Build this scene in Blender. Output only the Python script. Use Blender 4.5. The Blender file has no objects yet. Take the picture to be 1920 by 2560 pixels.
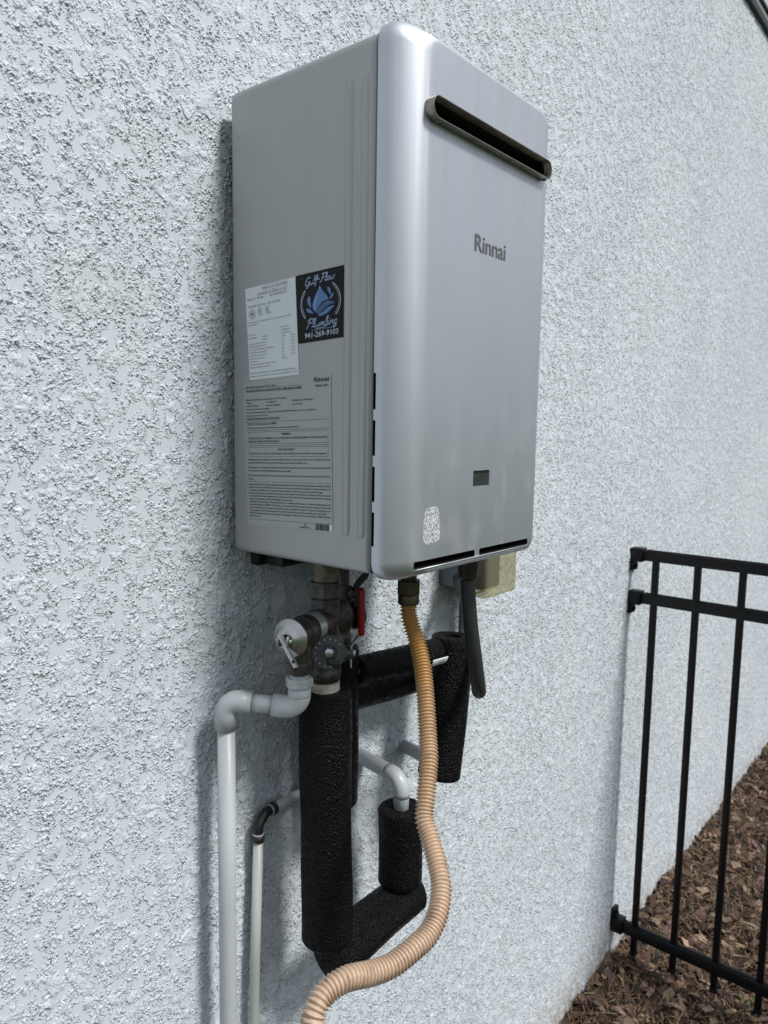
import bpy, bmesh, math, random
import numpy as np
from mathutils import Vector, Matrix

random.seed(7); np.random.seed(7)
sc = bpy.context.scene
COL = sc.collection

# ------------------------------------------------------------------ camera
CAM = Vector((-0.71483, -0.89131, 0.19332))
YAW, PITCH, ROLL, FPX = math.radians(50.3197), math.radians(-6.633), math.radians(0.8703), 1861.15
fw = Vector((math.sin(YAW)*math.cos(PITCH), math.cos(YAW)*math.cos(PITCH), math.sin(PITCH)))
r0 = Vector((math.cos(YAW), -math.sin(YAW), 0)); u0 = r0.cross(fw)
rt = r0*math.cos(ROLL) + u0*math.sin(ROLL); up = -r0*math.sin(ROLL) + u0*math.cos(ROLL)
cd = bpy.data.cameras.new('camera'); cam = bpy.data.objects.new('camera', cd); COL.objects.link(cam)
m = Matrix((rt, up, -fw)).transposed().to_4x4(); m.translation = CAM; cam.matrix_world = m
cd.sensor_fit = 'HORIZONTAL'; cd.sensor_width = 36; cd.lens = FPX/1920*36
cd.clip_start = 0.02; cd.clip_end = 500
cd.dof.use_dof = True; cd.dof.focus_distance = 1.12; cd.dof.aperture_fstop = 11
sc.camera = cam

# ------------------------------------------------------------------ sky, sun, exposure
EL, AZ = math.radians(51), math.radians(8.5)
sd = Vector((math.sin(AZ)*math.cos(EL), -math.cos(AZ)*math.cos(EL), math.sin(EL)))
w = bpy.data.worlds.new('World'); sc.world = w; w.use_nodes = True
nt = w.node_tree; nt.nodes.clear()
sky = nt.nodes.new('ShaderNodeTexSky'); sky.sky_type = 'NISHITA'; sky.sun_disc = False
sky.sun_elevation = EL; sky.sun_rotation = math.atan2(sd.x, sd.y); sky.dust_density = 4.0; sky.air_density = 1.0; sky.ozone_density = 1.5
wm = nt.nodes.new('ShaderNodeMix'); wm.data_type = 'RGBA'; wm.inputs['Factor'].default_value = 0.7
wm.inputs[7].default_value = (7.9, 8.4, 9.2, 1)          # thin even cloud veil
bg = nt.nodes.new('ShaderNodeBackground'); bg.inputs['Strength'].default_value = 0.074
wo = nt.nodes.new('ShaderNodeOutputWorld')
nt.links.new(sky.outputs[0], wm.inputs[6]); nt.links.new(wm.outputs[2], bg.inputs['Color']); nt.links.new(bg.outputs[0], wo.inputs[0])
sl = bpy.data.lights.new('sun', 'SUN'); sl.energy = 2.95; sl.angle = math.radians(12); sl.color = (1.0, 0.975, 0.945)
so = bpy.data.objects.new('sun', sl); COL.objects.link(so); so.rotation_euler = sd.to_track_quat('Z', 'Y').to_euler()
cy = sc.cycles; cy.max_bounces = 6; cy.diffuse_bounces = 3; cy.glossy_bounces = 3; cy.transmission_bounces = 4; cy.transparent_max_bounces = 8; cy.caustics_reflective = False; cy.caustics_refractive = False
vs = sc.view_settings; vs.view_transform = 'Standard'; vs.look = 'None'; vs.exposure = 0.12; vs.gamma = 1.0; vs.use_curve_mapping = False

# ------------------------------------------------------------------ materials
def mat(name, base=(.5,.5,.5), rough=.5, metal=0., spec=.5, noise=None, bump=None, rnoise=None, trans=0., ior=1.45):
    """noise=(scale xyz, amount, detail, tint) colour variation; bump=(scale, distance, detail)"""
    M = bpy.data.materials.new(name); M.use_nodes = True
    t = M.node_tree; N = t.nodes; L = t.links; b = N['Principled BSDF']
    b.inputs['Base Color'].default_value = (*base, 1); b.inputs['Roughness'].default_value = rough
    b.inputs['Metallic'].default_value = metal; b.inputs['Specular IOR Level'].default_value = spec
    if trans: b.inputs['Transmission Weight'].default_value = trans; b.inputs['IOR'].default_value = ior
    tc = N.new('ShaderNodeTexCoord')
    def nz(scale, detail, rou=.55):
        mp = N.new('ShaderNodeMapping'); mp.inputs['Scale'].default_value = scale if hasattr(scale,'__len__') else (scale,)*3
        L.new(tc.outputs['Object'], mp.inputs['Vector'])
        n = N.new('ShaderNodeTexNoise'); n.inputs['Scale'].default_value = 1; n.inputs['Detail'].default_value = detail; n.inputs['Roughness'].default_value = rou
        L.new(mp.outputs[0], n.inputs['Vector']); return n.outputs['Fac']
    if noise:
        cur = None
        for (scale, amt, detail, tint) in (noise if isinstance(noise, list) else [noise]):
            f = nz(scale, detail)
            mr = N.new('ShaderNodeMapRange'); mr.inputs[1].default_value = .35; mr.inputs[2].default_value = .65; mr.inputs[3].default_value = 0; mr.inputs[4].default_value = amt
            L.new(f, mr.inputs[0])
            mx = N.new('ShaderNodeMix'); mx.data_type = 'RGBA'; mx.inputs[6].default_value = (*base, 1); mx.inputs[7].default_value = (*tint, 1)
            if cur: L.new(cur, mx.inputs[6])
            L.new(mr.outputs[0], mx.inputs[0]); cur = mx.outputs[2]
        L.new(cur, b.inputs['Base Color']); M['c'] = 1
    if rnoise:
        f = nz(rnoise[0], 3); mr = N.new('ShaderNodeMapRange'); mr.inputs[1].default_value = .3; mr.inputs[2].default_value = .7
        mr.inputs[3].default_value = rough-rnoise[1]; mr.inputs[4].default_value = rough+rnoise[1]; L.new(f, mr.inputs[0]); L.new(mr.outputs[0], b.inputs['Roughness'])
    if bump:
        f = nz(bump[0], bump[2]); bp = N.new('ShaderNodeBump'); bp.inputs['Distance'].default_value = bump[1]; bp.inputs['Strength'].default_value = 1
        L.new(f, bp.inputs['Height']); L.new(bp.outputs[0], b.inputs['Normal'])
    return M

def node_math(N, L, op, a, b=None, c=None, clamp=False):
    n = N.new('ShaderNodeMath'); n.operation = op; n.use_clamp = clamp
    for i, v in enumerate((a, b, c)):
        if v is None: continue
        if isinstance(v, (int, float)): n.inputs[i].default_value = v
        else: L.new(v, n.inputs[i])
    return n.outputs[0]
def smooth(N, L, v, a, b, lo=0., hi=1.):
    n = N.new('ShaderNodeMapRange'); n.interpolation_type = 'SMOOTHSTEP'
    n.inputs[1].default_value = a; n.inputs[2].default_value = b; n.inputs[3].default_value = lo; n.inputs[4].default_value = hi
    L.new(v, n.inputs[0]); return n.outputs[0]

def stucco():
    M = bpy.data.materials.new('painted_stucco'); M.use_nodes = True; M.displacement_method = 'BOTH'
    t = M.node_tree; N = t.nodes; L = t.links; b = N['Principled BSDF']; out = N['Material Output']
    tc = N.new('ShaderNodeTexCoord')
    def nz(scale, detail, rou=.5, dist=0., off=0.):
        mp = N.new('ShaderNodeMapping'); mp.inputs['Scale'].default_value = scale; mp.inputs['Location'].default_value = (off, off*.7, off*.3)
        L.new(tc.outputs['Object'], mp.inputs['Vector'])
        n = N.new('ShaderNodeTexNoise'); n.inputs['Scale'].default_value = 1; n.inputs['Detail'].default_value = detail
        n.inputs['Roughness'].default_value = rou; n.inputs['Distortion'].default_value = dist
        L.new(mp.outputs[0], n.inputs['Vector']); return n.outputs['Fac']
    def crumbs(scale, rad, off, warp):
        mp = N.new('ShaderNodeMapping'); mp.inputs['Scale'].default_value = (scale, scale, scale*.9); mp.inputs['Location'].default_value = (off, off*.7, off*.3)
        L.new(tc.outputs['Object'], mp.inputs['Vector']); src = mp.outputs[0]
        if warp:
            wn = N.new('ShaderNodeTexNoise'); wn.inputs['Scale'].default_value = .9; wn.inputs['Detail'].default_value = 0; L.new(src, wn.inputs['Vector'])
            ad = N.new('ShaderNodeVectorMath'); ad.operation = 'MULTIPLY_ADD'; ad.inputs[1].default_value = (1.1,)*3; L.new(wn.outputs['Color'], ad.inputs[0]); L.new(src, ad.inputs[2]); src = ad.outputs[0]
        v = N.new('ShaderNodeTexVoronoi'); v.inputs['Scale'].default_value = 1; L.new(src, v.inputs['Vector'])
        return smooth(N, L, v.outputs['Distance'], rad, .05)
    big = nz((5,5,4), 1, .5, 0, 3.1)
    thr = smooth(N, L, big, .3, .7, -.005, .045)
    a = node_math(N, L, 'ADD', nz((53,53,42), 3.5, .65, 0, 0), thr)
    mask = smooth(N, L, a, .468, .506)
    c1 = crumbs(180, .62, 2., True); c2 = crumbs(420, .6, 6., False)
    flat = smooth(N, L, nz((30,30,21), 1, .5, 0, 17), .525, .575)
    rise = smooth(N, L, a, .50, .66, .75, 1.25)
    # real relief: crumbly clumps and trowelled plates
    body = N.new('ShaderNodeMix'); body.data_type = 'FLOAT'; L.new(flat, body.inputs[0]); body.inputs[3].default_value = .60
    L.new(node_math(N, L, 'MULTIPLY_ADD', c1, .66, .22), body.inputs[2])
    h = node_math(N, L, 'MULTIPLY', node_math(N, L, 'MULTIPLY', mask, body.outputs[0]), rise)
    h = node_math(N, L, 'MULTIPLY', h, .0048)
    # fine relief: sand grains
    bp = N.new('ShaderNodeBump'); bp.inputs['Distance'].default_value = .0010
    L.new(c2, bp.inputs['Height'])
    L.new(node_math(N, L, 'MULTIPLY_ADD', node_math(N, L, 'MULTIPLY', mask, node_math(N, L, 'MULTIPLY_ADD', flat, -.75, 1.)), .9, .06), bp.inputs['Strength'])
    L.new(bp.outputs[0], b.inputs['Normal'])
    d = N.new('ShaderNodeDisplacement'); d.inputs['Midlevel'].default_value = 0; d.inputs['Scale'].default_value = 1
    L.new(h, d.inputs['Height']); L.new(d.outputs[0], out.inputs['Displacement'])
    cr = N.new('ShaderNodeMix'); cr.data_type = 'RGBA'; cr.inputs[6].default_value = (.600,.660,.707,1); cr.inputs[7].default_value = (.640,.700,.742,1)
    L.new(smooth(N, L, nz((2.2,2.2,1.6), 2, .6, 0, 5), .35, .65), cr.inputs[0]); 
    # faint grime collecting in blotches
    cg = N.new('ShaderNodeMix'); cg.data_type = 'RGBA'; cg.inputs[7].default_value = (.52,.555,.54,1)
    L.new(smooth(N, L, nz((9,9,7), 3, .65, 0, 31), .58, .74, 0, .35), cg.inputs[0]); L.new(cr.outputs[2], cg.inputs[6])
    # soil splashed up from the mulch along the foot of the wall
    sp_ = N.new('ShaderNodeSeparateXYZ'); L.new(tc.outputs['Object'], sp_.inputs[0])
    spl = node_math(N, L, 'MULTIPLY', smooth(N, L, sp_.outputs[2], .20, .01, 0., 1.), smooth(N, L, nz((30,30,14), 3, .6, 0, 41), .34, .64, 0, .85))
    cs = N.new('ShaderNodeMix'); cs.data_type = 'RGBA'; cs.inputs[7].default_value = (.36,.34,.30,1); L.new(spl, cs.inputs[0]); L.new(cg.outputs[2], cs.inputs[6])
    L.new(cs.outputs[2], b.inputs['Base Color']); b.inputs['Roughness'].default_value = .72; b.inputs['Specular IOR Level'].default_value = .3
    return M

def cover_paint():
    M = mat('silver_cover_paint', (.60,.625,.66), .50, .92, rnoise=((22,22,9.), .025))
    t = M.node_tree; N = t.nodes; L = t.links; b = N['Principled BSDF']; tc = N.new('ShaderNodeTexCoord')
    sep = N.new('ShaderNodeSeparateXYZ'); L.new(tc.outputs['Object'], sep.inputs[0]); X, Z = sep.outputs[0], sep.outputs[2]
    def nz(scale, detail, off=0.):
        mp = N.new('ShaderNodeMapping'); mp.inputs['Scale'].default_value = scale; mp.inputs['Location'].default_value = (off,off,off)
        L.new(tc.outputs['Object'], mp.inputs['Vector'])
        n = N.new('ShaderNodeTexNoise'); n.inputs['Scale'].default_value = 1; n.inputs['Detail'].default_value = detail; n.inputs['Roughness'].default_value = .6
        L.new(mp.outputs[0], n.inputs['Vector']); return n.outputs['Fac']
    # rain streaks of grime, thickest below the exhaust outlet
    st = smooth(N, L, nz((55,10,2.2), 4), .46, .66)
    st2 = smooth(N, L, nz((160,10,3.2), 3, 7), .5, .68)
    fade = smooth(N, L, Z, .10, .56, .06, .5)
    s = node_math(N, L, 'MULTIPLY', node_math(N, L, 'MULTIPLY_ADD', st2, .4, node_math(N, L, 'MULTIPLY', st, .6)), fade)
    c1 = N.new('ShaderNodeMix'); c1.data_type = 'RGBA'; c1.inputs[6].default_value = (.58,.612,.66,1); c1.inputs[7].default_value = (.47,.475,.47,1); L.new(s, c1.inputs[0])
    # patchy chalking low down
    ch = node_math(N, L, 'MULTIPLY', smooth(N, L, nz((22,10,12), 5, 3), .48, .70), smooth(N, L, Z, .30, .05, 0, .24))
    c2 = N.new('ShaderNodeMix'); c2.data_type = 'RGBA'; c2.inputs[7].default_value = (.74,.76,.78,1); L.new(c1.outputs[2], c2.inputs[6]); L.new(ch, c2.inputs[0])
    # torn sticker residue: white flecks in a small patch
    dx = node_math(N, L, 'DIVIDE', node_math(N, L, 'SUBTRACT', X, .0645), node_math(N, L, 'MULTIPLY_ADD', Z, -.13, .0290))
    dz = node_math(N, L, 'DIVIDE', node_math(N, L, 'SUBTRACT', Z, .0655), .027)
    ee = node_math(N, L, 'ADD', node_math(N, L, 'POWER', node_math(N, L, 'ABSOLUTE', dx), 4.), node_math(N, L, 'POWER', node_math(N, L, 'ABSOLUTE', dz), 4.))
    reg = smooth(N, L, ee, .45, 1.15, 1., 0.)
    thr = node_math(N, L, 'MULTIPLY_ADD', reg, -.47, .98)
    fl = node_math(N, L, 'GREATER_THAN', nz((520,50,430), 3, 1), thr)
    c3 = N.new('ShaderNodeMix'); c3.data_type = 'RGBA'; c3.inputs[7].default_value = (.74,.76,.78,1); L.new(c2.outputs[2], c3.inputs[6]); L.new(fl, c3.inputs[0])
    L.new(c3.outputs[2], b.inputs['Base Color'])
    mt = node_math(N, L, 'MULTIPLY', node_math(N, L, 'SUBTRACT', 1., fl), node_math(N, L, 'MULTIPLY_ADD', node_math(N, L, 'MAXIMUM', s, ch), -.4, .92)); L.new(mt, b.inputs['Metallic'])
    return M

def foam():
    M = mat('black_foam_insulation', (.0045,.0045,.005), .5, 0, .14)
    t = M.node_tree; N = t.nodes; L = t.links; b = N['Principled BSDF']; tc = N.new('ShaderNodeTexCoord')
    v = N.new('ShaderNodeTexVoronoi'); v.inputs['Scale'].default_value = 330; L.new(tc.outputs['Object'], v.inputs['Vector'])
    n = N.new('ShaderNodeTexNoise'); n.inputs['Scale'].default_value = 120; n.inputs['Detail'].default_value = 3; L.new(tc.outputs['Object'], n.inputs['Vector'])
    h = node_math(N, L, 'ADD', node_math(N, L, 'MULTIPLY', v.outputs['Distance'], -.7), node_math(N, L, 'MULTIPLY', n.outputs['Fac'], .8))
    bp = N.new('ShaderNodeBump'); bp.inputs['Distance'].default_value = .0036; L.new(h, bp.inputs['Height']); L.new(bp.outputs[0], b.inputs['Normal'])
    L.new(smooth(N, L, n.outputs['Fac'], .38, .66, .60, .22), b.inputs['Roughness'])
    return M

def attr_mat(name, rough, bump):
    M = mat(name, (.1,.07,.05), rough, 0, .3, bump=bump)
    t = M.node_tree; N = t.nodes; L = t.links; b = N['Principled BSDF']
    a = N.new('ShaderNodeAttribute'); a.attribute_name = 'Col'
    tc = N.new('ShaderNodeTexCoord'); n = N.new('ShaderNodeTexNoise'); n.inputs['Scale'].default_value = 160; n.inputs['Detail'].default_value = 3; L.new(tc.outputs['Object'], n.inputs['Vector'])
    mx = N.new('ShaderNodeMix'); mx.data_type = 'RGBA'; mx.blend_type = 'MULTIPLY'; mx.inputs[0].default_value = 1
    sm = smooth(N, L, n.outputs['Fac'], .3, .7, .55, 1.3)
    L.new(a.outputs['Color'], mx.inputs[6]); L.new(sm, mx.inputs[7]); L.new(mx.outputs[2], b.inputs['Base Color'])
    return M

MS = dict(
  stucco=stucco(), cover=cover_paint(), foam=foam(),
  body=mat('silver_body_paint', (.40,.41,.415), .42, .55, rnoise=((40,40,3), .05), noise=((30,30,2), .25, 3, (.36,.37,.36))),
  gap=mat('black_gasket', (.006,.006,.006), .9, 0, .2),
  dark=mat('shade_dark_interior', (.008,.007,.006), .8, 0, .3),  # near-black colour puts the shade inside slots, holes and the outlet
  exhaust=mat('heat_stained_steel', (.40,.375,.34), .36, .9, noise=((40,40,40), .7, 3, (.20,.175,.145))),
  glass=mat('dark_window_glass', (.03,.036,.037), .12, 0, .6, noise=((60,60,60), .5, 4, (.07,.08,.08))),
  print_grey=mat('grey_print', (.115,.125,.135), .5),
  white_label=mat('white_label_paper', (.74,.80,.82), .5, noise=((25,25,25), .3, 3, (.68,.735,.755))),
  black_label=mat('black_vinyl_sticker', (.004,.004,.006), .4, 0, .2),
  grey_label=mat('silver_foil_label', (.40,.425,.42), .45, .3, noise=((40,40,40), .4, 3, (.36,.385,.38))),
  ink=mat('black_ink', (.012,.014,.018), .5), ink_grey=mat('dot_matrix_ink', (.20,.22,.24), .6),
  blue=mat('blue_print', (.085,.20,.46), .4), blue_dark=mat('dark_blue_print', (.04,.11,.24), .4), blue_light=mat('pale_blue_print', (.22,.36,.62), .4),
  silver_ink=mat('pale_print', (.50,.56,.66), .4), script_ink=mat('script_print', (.30,.40,.60), .4),
  pvc=mat('white_pvc', (.49,.53,.555), .38, noise=[((30,30,6), .5, 4, (.42,.455,.475)), ((8,8,8), .3, 3, (.51,.535,.525))], bump=((60,60,60), .0004, 3)),
  pvc2=mat('aged_white_pvc', (.50,.53,.51), .4, noise=((25,25,4), .6, 4, (.42,.445,.42)), bump=((60,60,60), .0004, 3)),
  bronze=mat('dull_dark_bronze', (.055,.052,.049), .45, .65, noise=((70,70,70), .8, 4, (.13,.125,.12)), bump=((180,180,180), .0006, 3)),
  brass=mat('tarnished_brass', (.10,.085,.05), .42, .75, noise=((60,60,60), .6, 3, (.06,.055,.04))),
  chrome=mat('brushed_steel', (.55,.56,.57), .33, .95, noise=((90,90,90), .6, 4, (.38,.38,.38)), bump=((250,250,250), .0003, 3)),
  nickel=mat('galvanised_nipple', (.66,.70,.73), .35, .6),
  blackpl=mat('black_plastic', (.012,.012,.013), .45, noise=((50,50,50), .5, 3, (.022,.022,.022)), bump=((120,120,120), .0004, 2)),
  greypl=mat('dark_grey_plastic_knob', (.07,.075,.082), .5, noise=((60,60,60), .5, 3, (.05,.053,.058))),
  tape=mat('thread_tape', (.62,.60,.55), .6, noise=((90,90,220), .8, 3, (.40,.36,.28)), bump=((60,60,400), .001, 2)),
  oldtape=mat('stained_thread', (.26,.24,.17), .6, .2, noise=((90,90,160), .9, 4, (.10,.09,.07)), bump=((60,60,400), .001, 2)),
  red=mat('red_vinyl_grip', (.30,.006,.006), .4),
  hose=mat('grey_black_conduit', (.022,.026,.027), .5, noise=((20,20,8), .6, 3, (.04,.045,.046))),
  boxgrey=mat('grey_pvc_box', (.13,.15,.175), .5, noise=((30,30,30), .4, 3, (.10,.115,.13))),
  conduit=mat('grey_pvc_conduit', (.12,.14,.17), .45, noise=((30,30,8), .5, 3, (.16,.18,.20))),
  cord=mat('dark_brown_coupling', (.028,.022,.019), .5),
  fence=mat('black_powder_coat', (.004,.004,.005), .42, 0, .28, bump=((400,400,400), .0003, 2)),
  trim=mat('grey_metal_trim', (.30,.315,.33), .4, .3), trimdark=mat('dark_eave_strip', (.02,.02,.022), .6), roof=mat('roof_shingle', (.10,.095,.09), .9, bump=((40,40,40), .01, 4)),
  mulchsoil=mat('mulch_soil', (.042,.030,.022), .95, 0, .2, noise=[((30,30,30), .8, 5, (.085,.062,.045)), ((90,90,90), .6, 4, (.02,.014,.011))], bump=((60,60,60), .03, 6)),
  lawn=mat('lawn', (.05,.085,.025), .95, 0, .2, noise=[((2,2,2), .6, 4, (.075,.10,.035)), ((60,60,60), .6, 4, (.025,.045,.012))], bump=((80,80,80), .03, 4)),
  chip=attr_mat('bark_chips', .75, ((220,220,220), .002, 4)), straw=attr_mat('pine_straw', .7, None),
  weed=mat('weed_green', (.09,.16,.03), .6),
)
def clear_cover():
    M = bpy.data.materials.new('yellowed_clear_plastic'); M.use_nodes = True
    t = M.node_tree; N = t.nodes; L = t.links; b = N['Principled BSDF']; out = N['Material Output']
    b.inputs['Base Color'].default_value = (.50,.475,.33,1); b.inputs['Roughness'].default_value = .16
    tr = N.new('ShaderNodeBsdfTransparent'); tr.inputs[0].default_value = (.82,.80,.66,1)
    mx = N.new('ShaderNodeMixShader'); mx.inputs[0].default_value = .32
    L.new(tr.outputs[0], mx.inputs[1]); L.new(b.outputs[0], mx.inputs[2]); L.new(mx.outputs[0], out.inputs[0]); return M
MS['clear'] = clear_cover()
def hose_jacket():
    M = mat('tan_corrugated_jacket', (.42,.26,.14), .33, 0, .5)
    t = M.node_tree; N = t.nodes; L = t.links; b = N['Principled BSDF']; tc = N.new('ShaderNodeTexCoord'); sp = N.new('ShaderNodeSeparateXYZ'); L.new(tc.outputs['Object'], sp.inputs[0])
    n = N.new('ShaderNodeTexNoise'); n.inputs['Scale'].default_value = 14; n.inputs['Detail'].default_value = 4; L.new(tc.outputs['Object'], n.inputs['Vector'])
    f = node_math(N, L, 'MULTIPLY_ADD', n.outputs['Fac'], .25, sp.outputs[2])        # shaded top and lit lower run painted into the hose colour
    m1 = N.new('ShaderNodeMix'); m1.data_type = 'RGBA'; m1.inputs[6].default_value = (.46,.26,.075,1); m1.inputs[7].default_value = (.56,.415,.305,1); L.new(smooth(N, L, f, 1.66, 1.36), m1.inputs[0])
    n2 = N.new('ShaderNodeTexNoise'); n2.inputs['Scale'].default_value = 60; n2.inputs['Detail'].default_value = 5; L.new(tc.outputs['Object'], n2.inputs['Vector'])
    m2 = N.new('ShaderNodeMix'); m2.data_type = 'RGBA'; m2.inputs[7].default_value = (.22,.14,.075,1); L.new(m1.outputs[2], m2.inputs[6]); L.new(smooth(N, L, n2.outputs['Fac'], .52, .72, 0, .55), m2.inputs[0])
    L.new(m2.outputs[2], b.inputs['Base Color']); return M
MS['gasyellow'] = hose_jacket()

# ------------------------------------------------------------------ mesh helpers (all coordinates in metres, world)
class MB:
    def __init__(s): s.v = []; s.f = []; s.sm = []; s.mi = []
    def add(s, vs, fs, smooth=False, mi=0):
        o = len(s.v); s.v += [tuple(v) for v in vs]; s.f += [tuple(i+o for i in f) for f in fs]; s.sm += [smooth]*len(fs); s.mi += [mi]*len(fs); return s
    def box(s, a, b, mi=0):
        (x0,y0,z0),(x1,y1,z1) = a, b
        vs = [(x0,y0,z0),(x1,y0,z0),(x1,y1,z0),(x0,y1,z0),(x0,y0,z1),(x1,y0,z1),(x1,y1,z1),(x0,y1,z1)]
        return s.add(vs, [(3,2,1,0),(4,5,6,7),(0,1,5,4),(1,2,6,5),(2,3,7,6),(3,0,4,7)], mi=mi)
    def bevbox(s, a, b, r=.002, seg=2, M=None, smooth=True):
        bm = bmesh.new(); bmesh.ops.create_cube(bm, size=1)
        for v in bm.verts: v.co = Vector([(a[i]+b[i])/2 + v.co[i]*(b[i]-a[i]) for i in range(3)])
        if r: bmesh.ops.bevel(bm, geom=bm.edges[:], offset=r, segments=seg, profile=.5, affect='EDGES')
        if M is not None: bmesh.ops.transform(bm, matrix=M, verts=bm.verts)
        bm.verts.index_update(); s.add([v.co[:] for v in bm.verts], [[v.index for v in f.verts] for f in bm.faces], smooth); bm.free(); return s
    def lathe(s, prof, org, ax=(0,0,1), n=32, cap=True, smooth=True, ref=None):
        ax = Vector(ax).normalized(); org = Vector(org)
        e1 = Vector(ref) if ref else (Vector((1,0,0)) if abs(ax.x) < .9 else Vector((0,1,0)))
        e1 = (e1 - ax*e1.dot(ax)).normalized(); e2 = ax.cross(e1)
        vs = []; fs = []
        for r, h in prof:
            for k in range(n):
                a = 2*math.pi*k/n; vs.append(org + ax*h + (e1*math.cos(a)+e2*math.sin(a))*r)
        for i in range(len(prof)-1):
            for k in range(n):
                k2 = (k+1) % n; fs.append((i*n+k, i*n+k2, (i+1)*n+k2, (i+1)*n+k))
        s.add(vs, fs, smooth)
        if cap:
            o = len(s.v) - len(vs); s.f.append(tuple(o+k for k in reversed(range(n)))); s.sm.append(False); s.mi.append(0)
            s.f.append(tuple(o+(len(prof)-1)*n+k for k in range(n))); s.sm.append(False); s.mi.append(0)
        return s
    def tube(s, pts, rad, n=20, cap=True):
        """rad: number or list per point"""
        pts = [Vector(p) for p in pts]; R = rad if hasattr(rad, '__len__') else [rad]*len(pts)
        T = [(pts[min(i+1,len(pts)-1)]-pts[max(i-1,0)]).normalized() for i in range(len(pts))]
        e = Vector((0,0,1)) if abs(T[0].z) < .9 else Vector((1,0,0)); e = (e - T[0]*e.dot(T[0])).normalized()
        vs = []; fs = []
        for i, p in enumerate(pts):
            e = (e - T[i]*e.dot(T[i])).normalized(); g = T[i].cross(e)
            for k in range(n):
                a = 2*math.pi*k/n; vs.append(p + (e*math.cos(a)+g*math.sin(a))*R[i])
        for i in range(len(pts)-1):
            for k in range(n):
                k2 = (k+1) % n; fs.append((i*n+k, i*n+k2, (i+1)*n+k2, (i+1)*n+k))
        s.add(vs, fs, True)
        if cap:
            o = len(s.v)-len(vs); s.f += [tuple(o+k for k in reversed(range(n))), tuple(o+(len(pts)-1)*n+k for k in range(n))]; s.sm += [False]*2; s.mi += [0]*2
        return s
    def build(s, name, m, parent=None, sharp=None, root=None):
        me = bpy.data.meshes.new(name)
        off = Vector(root.location) if root is not None else (Vector(top(parent).location) if parent else Vector((0,0,0)))
        me.from_pydata([(v[0]-off.x, v[1]-off.y, v[2]-off.z) for v in s.v], [], s.f)
        for mm in (m if isinstance(m, (list, tuple)) else [m]): me.materials.append(MS[mm])
        me.polygons.foreach_set('use_smooth', s.sm); me.polygons.foreach_set('material_index', s.mi)
        if sharp: me.set_sharp_from_angle(angle=math.radians(sharp))
        me.update(); o = bpy.data.objects.new(name, me); COL.objects.link(o)
        if parent is not None: o.parent = parent
        return o
def top(o):
    while o.parent: o = o.parent
    return o
def tag(o, label=None, cat=None, group=None, kind=None):
    for k, v in (('label', label), ('category', cat), ('group', group), ('kind', kind)):
        if v: o[k] = v
    return o
def thing(name, loc, label, cat, group=None):
    o = bpy.data.objects.new(name, None); COL.objects.link(o); o.location = loc; o.empty_display_size = .05
    return tag(o, label, cat, group)
def smooth_path(pts, step=.004):
    P = [Vector(p) for p in pts]; out = []
    for i in range(len(P)-1):
        p0 = P[i-1] if i else P[0]*2-P[1]; p1, p2 = P[i], P[i+1]; p3 = P[i+2] if i+2 < len(P) else P[-1]*2-P[-2]
        n = max(2, int((p2-p1).length/step))
        for k in range(n):
            t = k/n; out.append(.5*((2*p1)+(p2-p0)*t+(2*p0-5*p1+4*p2-p3)*t*t+(3*p1-p0-3*p2+p3)*t**3))
    out.append(P[-1]); return out
def arc(c_in, corner, c_out, r, n=8):
    """points of a rounded corner of radius r between two straight legs"""
    c_in, corner, c_out = Vector(c_in), Vector(corner), Vector(c_out)
    a = (c_in-corner).normalized(); b = (c_out-corner).normalized(); ang = a.angle(b); d = r/math.tan(ang/2)
    p0, p1 = corner+a*d, corner+b*d; ctr = corner + (a+b).normalized()*(r/math.sin(ang/2)); out = []
    va, vb = p0-ctr, p1-ctr; th = va.angle(vb)
    for k in range(n+1):
        t = k/n; out.append(ctr + (va*math.sin((1-t)*th)+vb*math.sin(t*th))/math.sin(th))
    return out
def rrect(x0, x1, z0, z1, r, n=8):
    out = []
    for cx, cz, a0 in ((x1-r, z0+r, -90), (x1-r, z1-r, 0), (x0+r, z1-r, 90), (x0+r, z0+r, 180)):
        for k in range(n+1):
            a = math.radians(a0 + 90*k/n); out.append((cx+r*math.cos(a), cz+r*math.sin(a)))
    return out
def loft(mb, rings, cap0=True, cap1=True, smooth=True):
    n = len(rings[0]); vs = [p for r in rings for p in r]; fs = []
    for i in range(len(rings)-1):
        for k in range(n):
            k2 = (k+1) % n; fs.append((i*n+k, i*n+k2, (i+1)*n+k2, (i+1)*n+k))
    o = len(mb.v); mb.add(vs, fs, smooth)
    if cap0: mb.f.append(tuple(o+k for k in reversed(range(n)))); mb.sm.append(False); mb.mi.append(0)
    if cap1: mb.f.append(tuple(o+(len(rings)-1)*n+k for k in range(n))); mb.sm.append(False); mb.mi.append(0)
    return mb

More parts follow.
